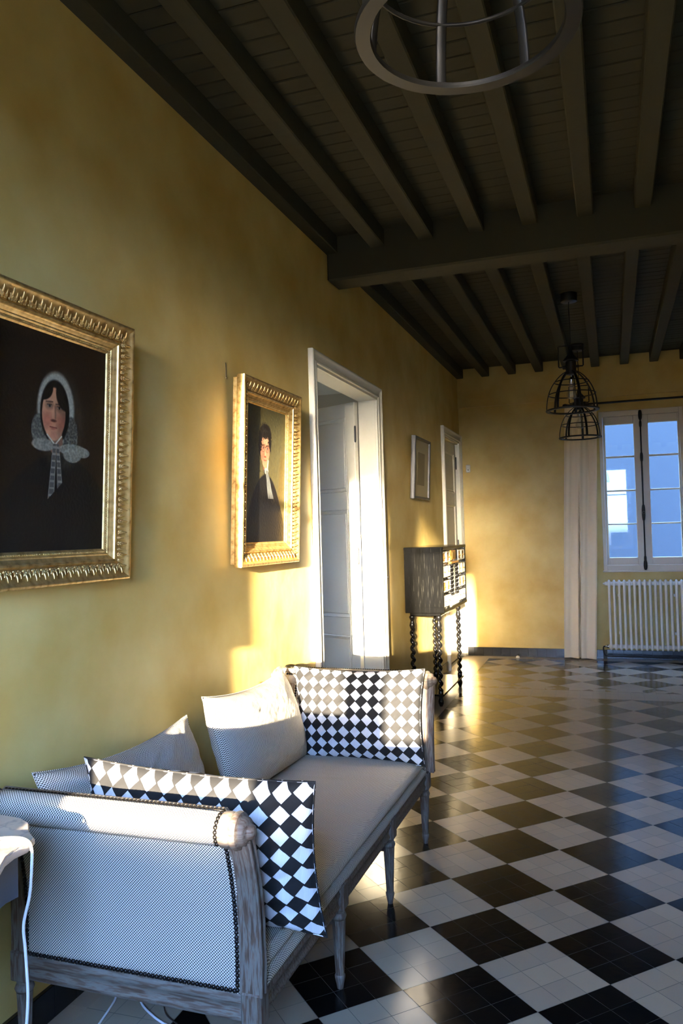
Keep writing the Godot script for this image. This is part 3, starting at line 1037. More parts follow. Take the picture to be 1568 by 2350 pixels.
func build_doors() -> void:
	# the open double doorway beside the smaller portrait
	var d := struct("door_1", "tall white doorway in the left wall, its panelled leaf swung open into the next room")
	var wl := on_wall(Vector3.ZERO)
	part("architrave", Geo.new().moulding(4.395, 0.0, 5.895, 2.605, architrave(), wl, true), M.cream_paint, d)
	var g := Geo.new()
	g.slab(Vector3(0.001, 0, -4.465), Vector3(-0.135, 2.53, -4.495), 0.002)
	g.slab(Vector3(0.001, 0, -5.795), Vector3(-0.135, 2.53, -5.825), 0.002)
	g.slab(Vector3(0.001, 2.505, -4.495), Vector3(-0.135, 2.535, -5.795), 0.002)
	part("door_lining", g, M.cream_paint, d)
	part("threshold", Geo.new().slab(Vector3(0.0, -0.02, -4.495), Vector3(-0.12, 0.004, -5.795), 0.002), M.marble, d)
	var rails := [[0.01, 0.20], [0.68, 0.82], [1.66, 1.80], [2.38, 2.49]]
	# hinged on the far jamb, opened a little past square
	var bx := Transform3D(Basis(Vector3.UP, deg_to_rad(154.0)), Vector3(-0.125, 0.006, -5.775)) * Transform3D(Basis(), Vector3(0.012, 0, -0.02))
	var leaf := door_leaf(d, 0.635, 2.49, 0.04, rails, M.cream_paint, bx)
	for y in [0.32, 1.30, 2.24]:
		part("hinge", hinge_geo(), M.pewter, leaf, Vector3(-0.008, y, -0.022))
	var bx2 := Transform3D(Basis(Vector3.UP, deg_to_rad(-160.0)), Vector3(-0.125, 0.006, -4.515)) * Transform3D(Basis(), Vector3(0.012, 0, 0.02))
	door_leaf(d, 0.635, 2.49, 0.04, rails, M.white_paint, bx2)
	part("strike_plate", Geo.new().slab(Vector3(0.0, 1.06, -5.900), Vector3(0.010, 1.18, -5.925), 0.002).slab(Vector3(0.010, 1.125, -5.902), Vector3(0.030, 1.140, -5.940), 0.003).slab(Vector3(0.010, 1.085, -5.905), Vector3(0.018, 1.098, -5.920), 0.002), M.chrome, d)
	# the shut door by the far corner
	d = struct("door_2", "narrow white panelled door standing shut by the far corner")
	part("architrave", Geo.new().moulding(8.27, 0.0, 9.335, 2.615, architrave(), wl, true), M.cream_paint, d)
	part("door_lining", Geo.new().slab(Vector3(0.001, 0, -8.35), Vector3(-0.12, 2.53, -8.375), 0.002).slab(Vector3(0.001, 0, -9.255), Vector3(-0.12, 2.53, -9.285), 0.002).slab(Vector3(0.001, 2.505, -8.375), Vector3(-0.12, 2.535, -9.255), 0.002), M.cream_paint, d)
	leaf = door_leaf(d, 0.875, 2.495, 0.04, [[0.01, 0.20], [0.72, 0.86], [1.78, 1.92], [2.38, 2.495]], M.cream_paint, Transform3D(Basis(Vector3.UP, -PI / 2), Vector3(-0.055, 0.004, -9.252)))
	for y in [0.3, 1.3, 2.28]:
		part("hinge", hinge_geo(0.13), M.pewter, leaf, Vector3(-0.004, y, -0.026))
	part("back_board", Geo.new().slab(Vector3(-0.115, 0, -8.35), Vector3(-0.125, 2.53, -9.28), 0), M.plaster, d)


# ---------------------------------------------------------------- settee
func settee_leg() -> Geo:
	var g := Geo.new()
	g.box(Vector3(0, 0.300, 0), Vector3(0.056, 0.085, 0.056), 0.005)
	g.lathe(PackedVector2Array([Vector2(0.017, 0.222), Vector2(0.024, 0.226), Vector2(0.027, 0.234), Vector2(0.024, 0.242), Vector2(0.020, 0.246), Vector2(0.024, 0.258)]), 16)
	# fluted taper
	var f := func(u: float, v: float) -> Vector3:
		var an := TAU * u
		var y := lerpf(0.045, 0.224, v)
		var r := lerpf(0.0145, 0.0225, v) * (1.0 - 0.10 * maxf(0.0, cos(an * 8.0)) * smoothstep(0.0, 0.12, v) * smoothstep(1.0, 0.9, v))
		return Vector3(cos(an) * r, y, sin(an) * r)
	g.grid(f, 48, 6, -1.0)
	g.lathe(PackedVector2Array([Vector2(0.0, 0.0), Vector2(0.010, 0.0), Vector2(0.012, 0.012), Vector2(0.017, 0.034), Vector2(0.0175, 0.042), Vector2(0.0145, 0.046)]), 16)
	return g


# curve of an arm post seen from the side: (outward, up), flared at the top
func arm_curve(k: float) -> Vector2:
	var y := lerpf(0.335, 0.735, k)
	return Vector2(0.006 * sin(k * PI) * -1.0 + 0.052 * pow(k, 2.6), y)


func arm_parts(root: Node3D, xf: Transform3D, near: bool) -> void:
	# local frame: x across the settee from the wall, y up, z outward from the seat
	# post shape
	for e in [[0.782, 0.84, 0.052], [0.075, 0.125, 0.046]]:
		var poly := PackedVector2Array()
		var back := PackedVector2Array()
		for i in 15:
			var k := i / 14.0
			var c := arm_curve(k)
			var wd: float = e[2] * (0.5 + 0.06 * sin(k * PI * 2.0))
			poly.append(Vector2(c.x + wd * 0.55, c.y))
			back.append(Vector2(c.x - wd * 0.55, c.y))
		back.reverse()
		poly.append_array(back)
		var g := Geo.new()
		var turn := Transform3D(Basis(Vector3(0, 0, 1), Vector3(0, 1, 0), Vector3(-1, 0, 0)), Vector3.ZERO)
		var tmp := Geo.new().extrude(poly, -e[1], -e[0], turn, 0.9)
		# raised bead down the front face
		if e[0] > 0.5:
			for off in [-0.45, 0.45]:
				var line := []
				for i in 15:
					var c := arm_curve(i / 14.0)
					line.append(Vector3(e[1], c.y, c.x + e[2] * 0.5 * off))
				tmp.tube(line, 0.005, 8)
		g.add(tmp, xf)
		part("arm_post", g, M.worn_post, root)
	# upholstered panel between the posts
	var pan := Geo.new()
	for side in [1.0, -1.0]:
		var f := func(u: float, v: float) -> Vector3:
			var c := arm_curve(lerpf(0.0, 0.97, v))
			var puff := 0.007 * pow(sin(PI * clampf(u, 0, 1)), 0.4) * pow(sin(PI * clampf(v, 0, 1)), 0.4)
			return Vector3(lerpf(0.122, 0.786, u), c.y, c.x + side * (0.013 + puff))
		var uvf := func(u: float, v: float) -> Vector2:
			return Vector2(u * 0.664, v * 0.40)
		pan.grid(f, 24, 16, side, uvf)
	var panel := Geo.new()
	panel.add(pan, xf)
	part("arm_panel", panel, M.weave_uv, root)
	# padded roll along the top
	var rx0 := 0.065
	var rx1 := 0.775
	var cy := 0.757
	var cz := 0.055
	var f2 := func(u: float, v: float) -> Vector3:
		var an := TAU * v
		var r := 0.0425 * (0.90 + 0.10 * pow(sin(PI * clampf(u, 0.0, 1.0)), 0.25))
		return Vector3(lerpf(rx0, rx1, u), cy + sin(an) * r, cz + cos(an) * r)
	var uv2 := func(u: float, v: float) -> Vector2:
		return Vector2(u * (rx1 - rx0), v * 0.267)
	var roll := Geo.new()
	roll.add(Geo.new().grid(f2, 10, 28, -1.0, uv2), xf)
	part("arm_roll", roll, M.weave_uv, root)
	# turned knobs at both ends
	for e in [[0.772, 1.0], [0.068, -1.0]]:
		var kn := Geo.new().lathe(PackedVector2Array([Vector2(0.041, -0.002), Vector2(0.0435, 0.002), Vector2(0.0435, 0.020), Vector2(0.040, 0.026), Vector2(0.044, 0.030), Vector2(0.047, 0.038), Vector2(0.044, 0.047), Vector2(0.037, 0.050), Vector2(0.035, 0.053), Vector2(0.034, 0.061), Vector2(0.029, 0.066), Vector2(0.022, 0.067), Vector2(0.019, 0.070), Vector2(0.017, 0.078), Vector2(0.010, 0.083), Vector2(0.0, 0.084)]), 28)
		var g := Geo.new()
		g.add(kn, xf * Transform3D(Basis(Vector3(0, -1, 0), Vector3(e[1], 0, 0), Vector3(0, 0, e[1])), Vector3(e[0], cy, cz)))
		part("turned_knob", g, M.worn_wood, root)
	# wooden strip along the inner top of the roll
	var strip := Geo.new()
	strip.add(Geo.new().box(Vector3(0.42, cy + 0.032, cz - 0.028), Vector3(0.70, 0.020, 0.020), 0.006), xf)
	part("top_rail", strip, M.worn_wood, root)
	# brass-headed nails
	var nail := Geo.new().lathe(PackedVector2Array([Vector2(0.0062, 0.0), Vector2(0.0058, 0.0022), Vector2(0.0040, 0.0042), Vector2(0.0, 0.0052)]), 8)
	var spots := []
	var y := 0.345
	var face := func(yy: float) -> float:
		var k := (yy - 0.335) / 0.40
		return arm_curve(k).x
	for sgn in ([1.0] if near else [-1.0]):
		while y < 0.712:
			spots.append([Vector3(0.776, y, face.call(y) + sgn * 0.015), Vector3(0, 0, sgn)])
			spots.append([Vector3(0.131, y, face.call(y) + sgn * 0.015), Vector3(0, 0, sgn)])
			y += 0.0118
		var x := 0.143
		while x < 0.77:
			spots.append([Vector3(x, 0.343, sgn * 0.015), Vector3(0, 0, sgn)])
			x += 0.0118
	var xr := 0.09
	while xr < 0.765:
		var an := 1.95 if near else 2.75
		spots.append([Vector3(xr, cy + sin(an) * 0.0425, cz + cos(an) * 0.0425), Vector3(0, sin(an), cos(an))])
		if not near:
			spots.append([Vector3(xr, cy + sin(1.2) * 0.0425, cz + cos(1.2) * 0.0425), Vector3(0, sin(1.2), cos(1.2))])
		xr += 0.0118
	var ar := -0.7
	while ar < 1.9:
		spots.append([Vector3(0.766, cy + sin(ar) * 0.0405, cz + cos(ar) * 0.0405), Vector3(0, sin(ar), cos(ar))])
		ar += 0.28
	var joined := Geo.new()
	var nm := nail.mesh()
	for s in spots:
		var up: Vector3 = s[1]
		var t := xf * Transform3D(Basis(Quaternion(Vector3.UP, up)), s[0])
		if near:
			var o := part("upholstery_nail", nm, M.nail, root)
			o.transform = t.orthonormalized() if t.basis.determinant() > 0 else t
		else:
			joined.add(nail, t)
	if not near:
		tag(part("upholstery_nails", joined, M.nail, root), "", "", "", "stuff")


func build_settee() -> void:
	var s := thing("settee", "long backless settee of worn grey wood with scrolled arms in blue-grey woven fabric", "settee")
	var leg := settee_leg().mesh()
	for z in [-1.815, -2.445, -3.055, -3.685]:
		part("leg", leg, M.worn_post, s, Vector3(0.812, 0, z))
		part("leg", leg, M.worn_post, s, Vector3(0.100, 0, z))
	var rail := PackedVector2Array([Vector2(-0.016, 0.262), Vector2(0.010, 0.262), Vector2(0.014, 0.268), Vector2(0.014, 0.276), Vector2(0.010, 0.282), Vector2(0.010, 0.300), Vector2(0.016, 0.306), Vector2(0.018, 0.316), Vector2(0.014, 0.325), Vector2(0.008, 0.332), Vector2(-0.016, 0.332)])
	# profile lies in (outward, up); swept along z for the long rails, along x for the ends
	part("seat_rail", Geo.new().extrude(rail, 1.84, 3.66, Transform3D(Basis(Vector3(1, 0, 0), Vector3(0, 1, 0), Vector3(0, 0, -1)), Vector3(0.812, 0, 0))), M.worn_wood, s)
	part("seat_rail", Geo.new().extrude(rail, 1.84, 3.66, Transform3D(Basis(Vector3(-1, 0, 0), Vector3(0, 1, 0), Vector3(0, 0, -1)), Vector3(0.100, 0, 0))), M.worn_wood, s)
	part("end_rail", Geo.new().extrude(rail, 0.125, 0.785, Transform3D(Basis(Vector3(0, 0, 1), Vector3(0, 1, 0), Vector3(1, 0, 0)), Vector3(0, 0, -1.812))), M.worn_wood, s)
	part("end_rail", Geo.new().extrude(rail, 0.125, 0.785, Transform3D(Basis(Vector3(0, 0, -1), Vector3(0, 1, 0), Vector3(1, 0, 0)), Vector3(0, 0, -3.688))), M.worn_wood, s)
	for z in [-2.445, -3.055]:
		part("stretcher", Geo.new().slab(Vector3(0.12, 0.205, z + 0.012), Vector3(0.80, 0.228, z - 0.012), 0.003), M.worn_wood, s)
	part("seat_base", Geo.new().slab(Vector3(0.11, 0.295, -1.83), Vector3(0.80, 0.328, -3.67), 0.004), M.dark_gilt, s)
	arm_parts(s, Transform3D(Basis(), Vector3(0, 0, -1.805)), true)
	arm_parts(s, Transform3D(Basis(Vector3(1, 0, 0), Vector3(0, 1, 0), Vector3(0, 0, -1)), Vector3(0.018, 0, -3.695)), false)
	# mattress: two stuffed rolls down the front with a seam between them, gently crowned
	var crease := FastNoiseLite.new()
	crease.seed = 4
	crease.frequency = 2.4
	var prof := func(v: float) -> Vector2:
		var pts := [Vector2(0.80, 0.322), Vector2(0.822, 0.326), Vector2(0.834, 0.340), Vector2(0.830, 0.356), Vector2(0.814, 0.367), Vector2(0.828, 0.379), Vector2(0.827, 0.394), Vector2(0.808, 0.408), Vector2(0.75, 0.416), Vector2(0.60, 0.423), Vector2(0.40, 0.425), Vector2(0.20, 0.420), Vector2(0.12, 0.408), Vector2(0.095, 0.38), Vector2(0.095, 0.33)]
		var k := clampf(v, 0.0, 0.99999) * (pts.size() - 1)
		var i := floori(k)
		var a: Vector2 = pts[maxi(i - 1, 0)]
		var b: Vector2 = pts[i]
		var c: Vector2 = pts[i + 1]
		var d: Vector2 = pts[mini(i + 2, pts.size() - 1)]
		return b.cubic_interpolate(c, a, d, k - i)
	var along := [0.0]
	for i in 140:
		along.append(along[i] + (prof.call(i / 140.0) as Vector2).distance_to(prof.call((i + 1) / 140.0)))
	var f := func(u: float, v: float) -> Vector3:
		var q: Vector2 = prof.call(v)
		var z := lerpf(-1.835, -3.665, u)
		var endk := minf(u, 1.0 - u) * 1.83
		var drop := 0.05 * pow(clampf(1.0 - endk / 0.035, 0.0, 1.0), 2.0)
		var y := q.y - drop * clampf((q.y - 0.33) / 0.05, 0.0, 1.0)
		if v > 0.5 and v < 0.9:
			# faint creases across the seat
			y += 0.0035 * crease.get_noise_2d(q.x * 0.9 + z * 0.3, z * 4.5)
		return Vector3(q.x, y, z)
	var uvf := func(u: float, v: float) -> Vector2:
		var k := clampf(v, 0.0, 1.0) * 140.0
		return Vector2(u * 1.83, lerpf(along[floori(k)], along[mini(floori(k) + 1, 140)], k - floorf(k)))
	part("seat_mattress", Geo.new().grid(f, 110, 84, -1.0, uvf), M.weave_uv, s)


# a stuffed cushion in its own frame: x across, y up, z through
func pillow(w: float, h: float, th: float, sd: int, ears := 0.05, crease := 0.006, sag := 0.0) -> Geo:
	var g := Geo.new()
	var f := FastNoiseLite.new()
	f.seed = sd
	f.frequency = 3.2
	for side in [1.0, -1.0]:
		var fn := func(u: float, v: float) -> Vector3:
			var a := u * 2.0 - 1.0
			var b := v * 2.0 - 1.0
			var x := a * w * 0.5 * (1.0 - ears * (1.0 - b * b) * a * a)
			var y := b * h * 0.5 * (1.0 - ears * 1.3 * (1.0 - a * a) * b * b)
			var ea := maxf(0.0, 1.0 - pow(absf(a), 2.6))
			var eb := maxf(0.0, 1.0 - pow(absf(b), 2.6))
			var z := th * 0.5 * pow(ea * eb, 0.55)
			var edge := pow(ea * eb, 0.3)
			# folds running in from the corners and edges
			var cr := f.get_noise_2d(x * 1.3 + y * 0.8, y * 3.0 - x) * crease * 2.0
			cr += crease * sin((absf(a) - absf(b)) * 14.0 + sd) * pow(absf(a * b), 1.5)
			y -= sag * (1.0 - a * a) * maxf(0.0, b) * h
			return Vector3(x, y, side * (z + cr * edge))
		var uvf := func(u: float, v: float) -> Vector2:
			return Vector2(u * w, v * h)
		g.grid(fn, 48, 36, side, uvf)
	return g


func seam_geo(w: float, h: float, ears: float, sag := 0.0, r := 0.0028) -> Geo:
	var pts := []
	for k in 97:
		var q := k / 24.0
		var a := 0.0
		var b := 0.0
		if q < 1.0:
			a = -1.0 + 2.0 * q
			b = -1.0
		elif q < 2.0:
			a = 1.0
			b = -1.0 + 2.0 * (q - 1.0)
		elif q < 3.0:
			a = 1.0 - 2.0 * (q - 2.0)
			b = 1.0
		else:
			a = -1.0
			b = 1.0 - 2.0 * (q - 3.0)
		pts.append(Vector3(a * w * 0.5 * (1.0 - ears * (1.0 - b * b) * a * a), b * h * 0.5 * (1.0 - ears * 1.3 * (1.0 - a * a) * b * b) - sag * (1.0 - a * a) * maxf(0.0, b) * h, 0))
	return Geo.new().tube(pts, r, 6, false)


func cushion(label: String, at: Vector3, basis: Basis, w: float, h: float, th: float, m: Material, sd: int, ears: float, crease: float, sag: float, group: String) -> Node3D:
	var c := thing("cushion", label, "cushion", at, group)
	c.basis = basis
	part("cover", pillow(w, h, th, sd, ears, crease, sag), m, c)
	part("seam", seam_geo(w, h, ears, sag), m, c)
	return c


func build_cushions() -> void:
	# facing the room (+x): local z is +x, local x is -z
	var face_x := Basis(Vector3(0, 0, -1), Vector3(0, 1, 0), Vector3(1, 0, 0))
	cushion("blue-grey woven cushion leaning on the yellow wall, nearer the camera, behind the front checked cushion", Vector3(0.215, 0.615, -2.225), face_x * Basis(Vector3.RIGHT, -0.36) * Basis(Vector3.BACK, -0.03), 0.83, 0.43, 0.17, M.weave_uv, 3, 0.055, 0.007, 0.06, "woven cushions")
	cushion("blue-grey woven cushion leaning on the yellow wall, farther along, sunlit on top", Vector3(0.215, 0.632, -3.15), face_x * Basis(Vector3.UP, 0.06) * Basis(Vector3.RIGHT, -0.30) * Basis(Vector3.BACK, -0.05), 0.88, 0.43, 0.20, M.weave_uv, 9, 0.045, 0.0035, 0.05, "woven cushions")
	cushion("black and white diamond-print cushion leaning on the far arm of the settee", Vector3(0.520, 0.615, -3.585), Basis(Vector3.RIGHT, -0.17) * Basis(Vector3.BACK, 0.012), 0.66, 0.44, 0.15, M.diamond_print, 14, 0.07, 0.006, 0.0, "diamond-print cushions")
	cushion("black and white diamond-print cushion propped inside the near arm of the settee", Vector3(0.590, 0.625, -1.955), Basis(Vector3.RIGHT, 0.20) * Basis(Vector3.BACK, -0.025), 0.71, 0.45, 0.16, M.diamond_print, 22, 0.055, 0.006, 0.0, "diamond-print cushions")


# ---------------------------------------------------------------- paintings
func painting(called: String, label: String, z_left: float, w: float, h: float, y0: float, x_bottom: float, lean: float, depth: float, mould: float, canvas: Material) -> Node3D:
	var p := thing(called, label, "painting")
	var b := on_wall(Vector3.ZERO).basis * Basis(Vector3.RIGHT, lean)
	p.transform = Transform3D(b, Vector3(x_bottom, y0, z_left))
	var k := mould / 0.11
	var d := depth
	var pr := PackedVector2Array([Vector2(0.012, 0), Vector2(0.012, d * 0.28), Vector2(0.004, d * 0.34), Vector2(0.0, d * 0.42), Vector2(0, d * 0.92), Vector2(0.004 * k, d * 0.99), Vector2(0.010 * k, d), Vector2(0.014 * k, d * 0.96), Vector2(0.017 * k, d * 0.90), Vector2(0.026 * k, d * 0.80), Vector2(0.040 * k, d * 0.66), Vector2(0.056 * k, d * 0.58), Vector2(0.061 * k, d * 0.57), Vector2(0.063 * k, d * 0.68), Vector2(0.068 * k, d * 0.74), Vector2(0.074 * k, d * 0.71), Vector2(0.076 * k, d * 0.62), Vector2(0.080 * k, d * 0.58), Vector2(0.088 * k, d * 0.46), Vector2(0.092 * k, d * 0.48), Vector2(0.095 * k, d * 0.45), Vector2(0.097 * k, d * 0.40), Vector2(0.105 * k, d * 0.38), Vector2(0.108 * k, d * 0.32), Vector2(0.112 * k, d * 0.24)])
	part("frame_moulding", Geo.new().moulding(0, 0, w, h, pr), M.gilt, p)
	part("canvas", Geo.new().extrude(PackedVector2Array([Vector2(0, 0), Vector2(w - 2 * mould, 0), Vector2(w - 2 * mould, h - 2 * mould), Vector2(0, h - 2 * mould)]), d * 0.12, d * 0.26, Transform3D(Basis(), Vector3(mould, mould, 0))).scaled_uv(Vector2(1.0 / (w - 2 * mould), 1.0 / (h - 2 * mould))), canvas, p)
	part("back_board", Geo.new().slab(Vector3(0.03, 0.03, 0.001), Vector3(w - 0.03, h - 0.03, d * 0.11), 0), M.dark_gilt, p)
	# cast leaves along the hollow of the moulding
	var leaf := Geo.new()
	for lobe in [[0.0, 1.0], [0.75, 0.72], [-0.75, 0.72], [1.35, 0.5], [-1.35, 0.5]]:
		var line := []
		var rad := []
		for i in 6:
			var q := i / 5.0
			line.append(Vector3(sin(lobe[0]) * q * 0.014 * lobe[1], (cos(lobe[0]) * q * 0.036 + 0.002) * lobe[1], 0.0055 * sin(q * PI) + 0.004 * q))
			rad.append(0.0042 * (0.5 + sin(q * PI * 0.9)) * (1.0 - 0.55 * q))
		leaf.tube(line, rad, 6, true)
	var orn := Geo.new()
	var bead := Geo.new()
	var ball := Geo.new().lathe(PackedVector2Array([Vector2(0.0034, 0.0), Vector2(0.0028, 0.0020), Vector2(0.0, 0.0034)]), 7)
	for side in 4:
		var length := w if side % 2 == 0 else h
		var turn := Transform3D(Basis(Vector3.BACK, side * PI / 2), [Vector3(0, 0, 0), Vector3(w, 0, 0), Vector3(w, h, 0), Vector3(0, h, 0)][side])
		var nl := roundi((length - 0.08 * k) / 0.0195)
		var slope := atan2(d * 0.30, 0.036 * k)
		for i in nl:
			var u := 0.04 * k + (i + 0.5) * (length - 0.08 * k) / nl
			var big := 1.0 if i % 2 == 0 else 0.72
			var lx := Transform3D(Basis(Vector3.RIGHT, slope).rotated(Vector3.RIGHT, 0.0) * Basis.from_scale(Vector3(k, k, 1.0) * big), Vector3(u, 0.056 * k, d * 0.62))
			lx.basis = Basis(Vector3(1, 0, 0), Vector3(0, -cos(slope), sin(slope)), Vector3(0, sin(slope), cos(slope))) * Basis.from_scale(Vector3(-k, k, 1.0) * big)
			orn.add(leaf, turn * lx)
		var nb := roundi((length - 0.2 * k) / 0.0082)
		for i in nb:
			var u := 0.10 * k + (i + 0.5) * (length - 0.2 * k) / nb
			bead.add(ball, turn * Transform3D(Basis(Vector3.RIGHT, PI / 2), Vector3(u, 0.1010 * k, d * 0.40)))
	tag(part("leaf_ornament", orn, M.gilt, p), "", "", "", "stuff")
	tag(part("bead_row", bead, M.gilt, p), "", "", "", "stuff")
	return p


func build_paintings() -> void:
	painting("painting", "large gilt-framed portrait of an old woman in a white lace bonnet and black dress", -1.685, 0.728, 0.895, 1.340, 0.004, 0.045, 0.062, 0.108, M.lady_canvas)
	painting("painting", "gilt-framed portrait of a man in spectacles, black coat and pale cravat, beside the open door", -3.300, 0.710, 0.905, 1.336, 0.003, 0.042, 0.068, 0.112, M.gentleman_canvas)
	# hook and wire that show at the corner of the second frame
	var h := thing("picture_hook", "small wire and hook on the wall above the portrait of the man in spectacles", "hook", Vector3(0.0, 2.235, -3.312))
	part("wire", Geo.new().tube([Vector3(0.002, 0.0, 0), Vector3(0.003, 0.03, 0), Vector3(0.002, 0.065, 0)], 0.0011, 6), M.pewter, h)
	var ring := []
	for k in 13:
		ring.append(Vector3(0.004, -0.006 + 0.006 * cos(TAU * k / 12.0), 0.006 * sin(TAU * k / 12.0)))
	part("eye", Geo.new().tube(ring, 0.0014, 6, false), M.chrome, h)
	# the small framed print beyond the door
	var p := thing("framed_print", "small pale print in a deep grey frame above the black cabinet", "picture")
	p.transform = Transform3D(on_wall(Vector3.ZERO).basis * Basis(Vector3.RIGHT, 0.05), Vector3(0.004, 1.783, -6.825))
	part("frame", Geo.new().moulding(0, 0, 0.62, 0.565, PackedVector2Array([Vector2(0, 0), Vector2(0, 0.036), Vector2(0.003, 0.040), Vector2(0.020, 0.040), Vector2(0.023, 0.036), Vector2(0.023, 0.018)])), M.pewter, p)
	part("mount", Geo.new().slab(Vector3(0.02, 0.02, 0.004), Vector3(0.60, 0.545, 0.020), 0), M.mount_card, p)
	part("print", Geo.new().slab(Vector3(0.17, 0.13, 0.019), Vector3(0.45, 0.43, 0.0215), 0), M.print_paper, p)
	part("back_board", Geo.new().slab(Vector3(0.01, 0.01, 0.0), Vector3(0.61, 0.555, 0.005), 0), M.dark_gilt, p)


# ---------------------------------------------------------------- black cabinet on twisted legs
func twisted(y0: float, y1: float, r: float, turns: float, segs: int) -> Geo:
	var pts := []
	for k in segs + 1:
		var q := float(k) / segs
		var an := TAU * turns * q
		pts.append(Vector3(cos(an) * r * 0.42, lerpf(y0, y1, q), sin(an) * r * 0.42))
	return Geo.new().tube(pts, r * 0.78, 10)


func build_cabinet() -> void:
	var c := thing("cabinet", "black lacquered collector's cabinet of small inlaid drawers on tall twisted legs", "cabinet", Vector3(0.0, 0.0, -7.06))
	var hz := 0.545      # half the length along the wall
	var y0 := 0.795
	var y1 := 1.345
	var xf := 0.345
	part("side_panel", Geo.new().slab(Vector3(0.01, y0, hz - 0.022), Vector3(xf, y1, hz), 0.003), M.ebony, c)
	part("side_panel", Geo.new().slab(Vector3(0.01, y0, -hz), Vector3(xf, y1, -hz + 0.022), 0.003), M.ebony, c)
	part("top_board", Geo.new().slab(Vector3(0.008, y1 - 0.022, hz - 0.001), Vector3(xf + 0.004, y1 + 0.004, -hz + 0.001), 0.003), M.ebony, c)
	part("bottom_board", Geo.new().slab(Vector3(0.01, y0 - 0.004, hz - 0.001), Vector3(xf + 0.004, y0 + 0.022, -hz + 0.001), 0.003), M.ebony, c)
	part("back_board", Geo.new().slab(Vector3(0.008, y0, hz - 0.01), Vector3(0.02, y1, -hz + 0.01), 0), M.ebony_plain, c)
	part("inner_case", Geo.new().slab(Vector3(0.02, y0 + 0.02, hz - 0.02), Vector3(xf - 0.035, y1 - 0.02, -hz + 0.02), 0), M.ebony_plain, c)
	part("side_batten", Geo.new().slab(Vector3(0.02, y1 - 0.05, hz), Vector3(xf - 0.01, y1 - 0.042, hz + 0.004), 0.001).slab(Vector3(0.02, y0 + 0.042, hz), Vector3(xf - 0.01, y0 + 0.05, hz + 0.004), 0.001), M.ebony, c)
	# drawers: two columns either side of a pillared niche
	var rows := 4
	var rh := (y1 - y0 - 0.05) / rows
	for col in [[0.52, 0.36], [0.345, 0.19], [-0.19, -0.345], [-0.36, -0.52]]:
		for r in rows:
			var ya := y0 + 0.025 + r * rh + 0.006
			var yb := ya + rh - 0.012
			var d := Node3D.new()
			d.name = "drawer"
			c.add_child(d, true)
			part("front", Geo.new().slab(Vector3(xf - 0.035, ya, col[0]), Vector3(xf - 0.014, yb, col[1]), 0.002), M.ebony_plain, d)
			var wl := on_wall(Vector3(xf - 0.014, 0, 0))
			part("inlay_frame", Geo.new().moulding(-col[0] + 0.012, ya + 0.010, -col[1] - 0.012, yb - 0.010, PackedVector2Array([Vector2(0, 0), Vector2(0.0, 0.006), Vector2(0.005, 0.009), Vector2(0.010, 0.006), Vector2(0.012, 0.0)]), wl), M.bone_inlay, d)
			part("inlay_panel", Geo.new().slab(Vector3(xf - 0.014, ya + 0.022, col[0] - 0.024), Vector3(xf - 0.0105, yb - 0.022, col[1] + 0.024), 0.001), M.shell_inlay if (r + int(col[0] * 10.0)) % 2 == 0 else M.bone_inlay, d)
			part("knob", Geo.new().lathe(PackedVector2Array([Vector2(0.003, 0.0), Vector2(0.003, 0.006), Vector2(0.0065, 0.010), Vector2(0.006, 0.015), Vector2(0.0, 0.018)]), 10, Transform3D(Basis(Vector3.BACK, -PI / 2), Vector3(xf - 0.0105, (ya + yb) * 0.5, (col[0] + col[1]) * 0.5))), M.brass, d)
	# architectural centre
	part("niche_door", Geo.new().slab(Vector3(xf - 0.04, y0 + 0.12, 0.115), Vector3(xf - 0.024, y1 - 0.16, -0.115), 0.003).slab(Vector3(xf - 0.024, y0 + 0.16, 0.06), Vector3(xf - 0.016, y1 - 0.20, -0.06), 0.003), M.bone_inlay, c)
	part("niche_plinth", Geo.new().slab(Vector3(xf - 0.04, y0 + 0.024, 0.17), Vector3(xf - 0.004, y0 + 0.10, -0.17), 0.003).slab(Vector3(xf - 0.04, y0 + 0.10, 0.175), Vector3(xf + 0.002, y0 + 0.115, -0.175), 0.003), M.bone_inlay, c)
	part("niche_cornice", Geo.new().slab(Vector3(xf - 0.04, y1 - 0.155, 0.175), Vector3(xf + 0.002, y1 - 0.135, -0.175), 0.003).slab(Vector3(xf - 0.04, y1 - 0.125, 0.10), Vector3(xf - 0.012, y1 - 0.035, -0.10), 0.003).slab(Vector3(xf - 0.012, y1 - 0.11, 0.075), Vector3(xf - 0.006, y1 - 0.055, -0.075), 0.003), M.shell_inlay, c)
	for z in [0.145, 0.085, -0.085, -0.145]:
		var col := Geo.new()
		col.add(twisted(y0 + 0.13, y1 - 0.17, 0.012, 7.0, 84), Transform3D(Basis(), Vector3(xf - 0.012, 0, z)))
		col.box(Vector3(xf - 0.012, y0 + 0.123, z), Vector3(0.026, 0.016, 0.03), 0.002)
		col.box(Vector3(xf - 0.012, y1 - 0.163, z), Vector3(0.026, 0.016, 0.03), 0.002)
		part("twisted_column", col, M.ebony_plain, c)
	# stand
	part("stand_frame", Geo.new().slab(Vector3(0.03, y0 - 0.035, 0.47), Vector3(0.30, y0 - 0.003, 0.44), 0.004).slab(Vector3(0.03, y0 - 0.035, -0.41), Vector3(0.30, y0 - 0.003, -0.44), 0.004).slab(Vector3(0.265, y0 - 0.035, 0.44), Vector3(0.30, y0 - 0.003, -0.41), 0.004).slab(Vector3(0.03, y0 - 0.035, 0.44), Vector3(0.055, y0 - 0.003, -0.41), 0.004), M.ebony, c)
	var leg := Geo.new()
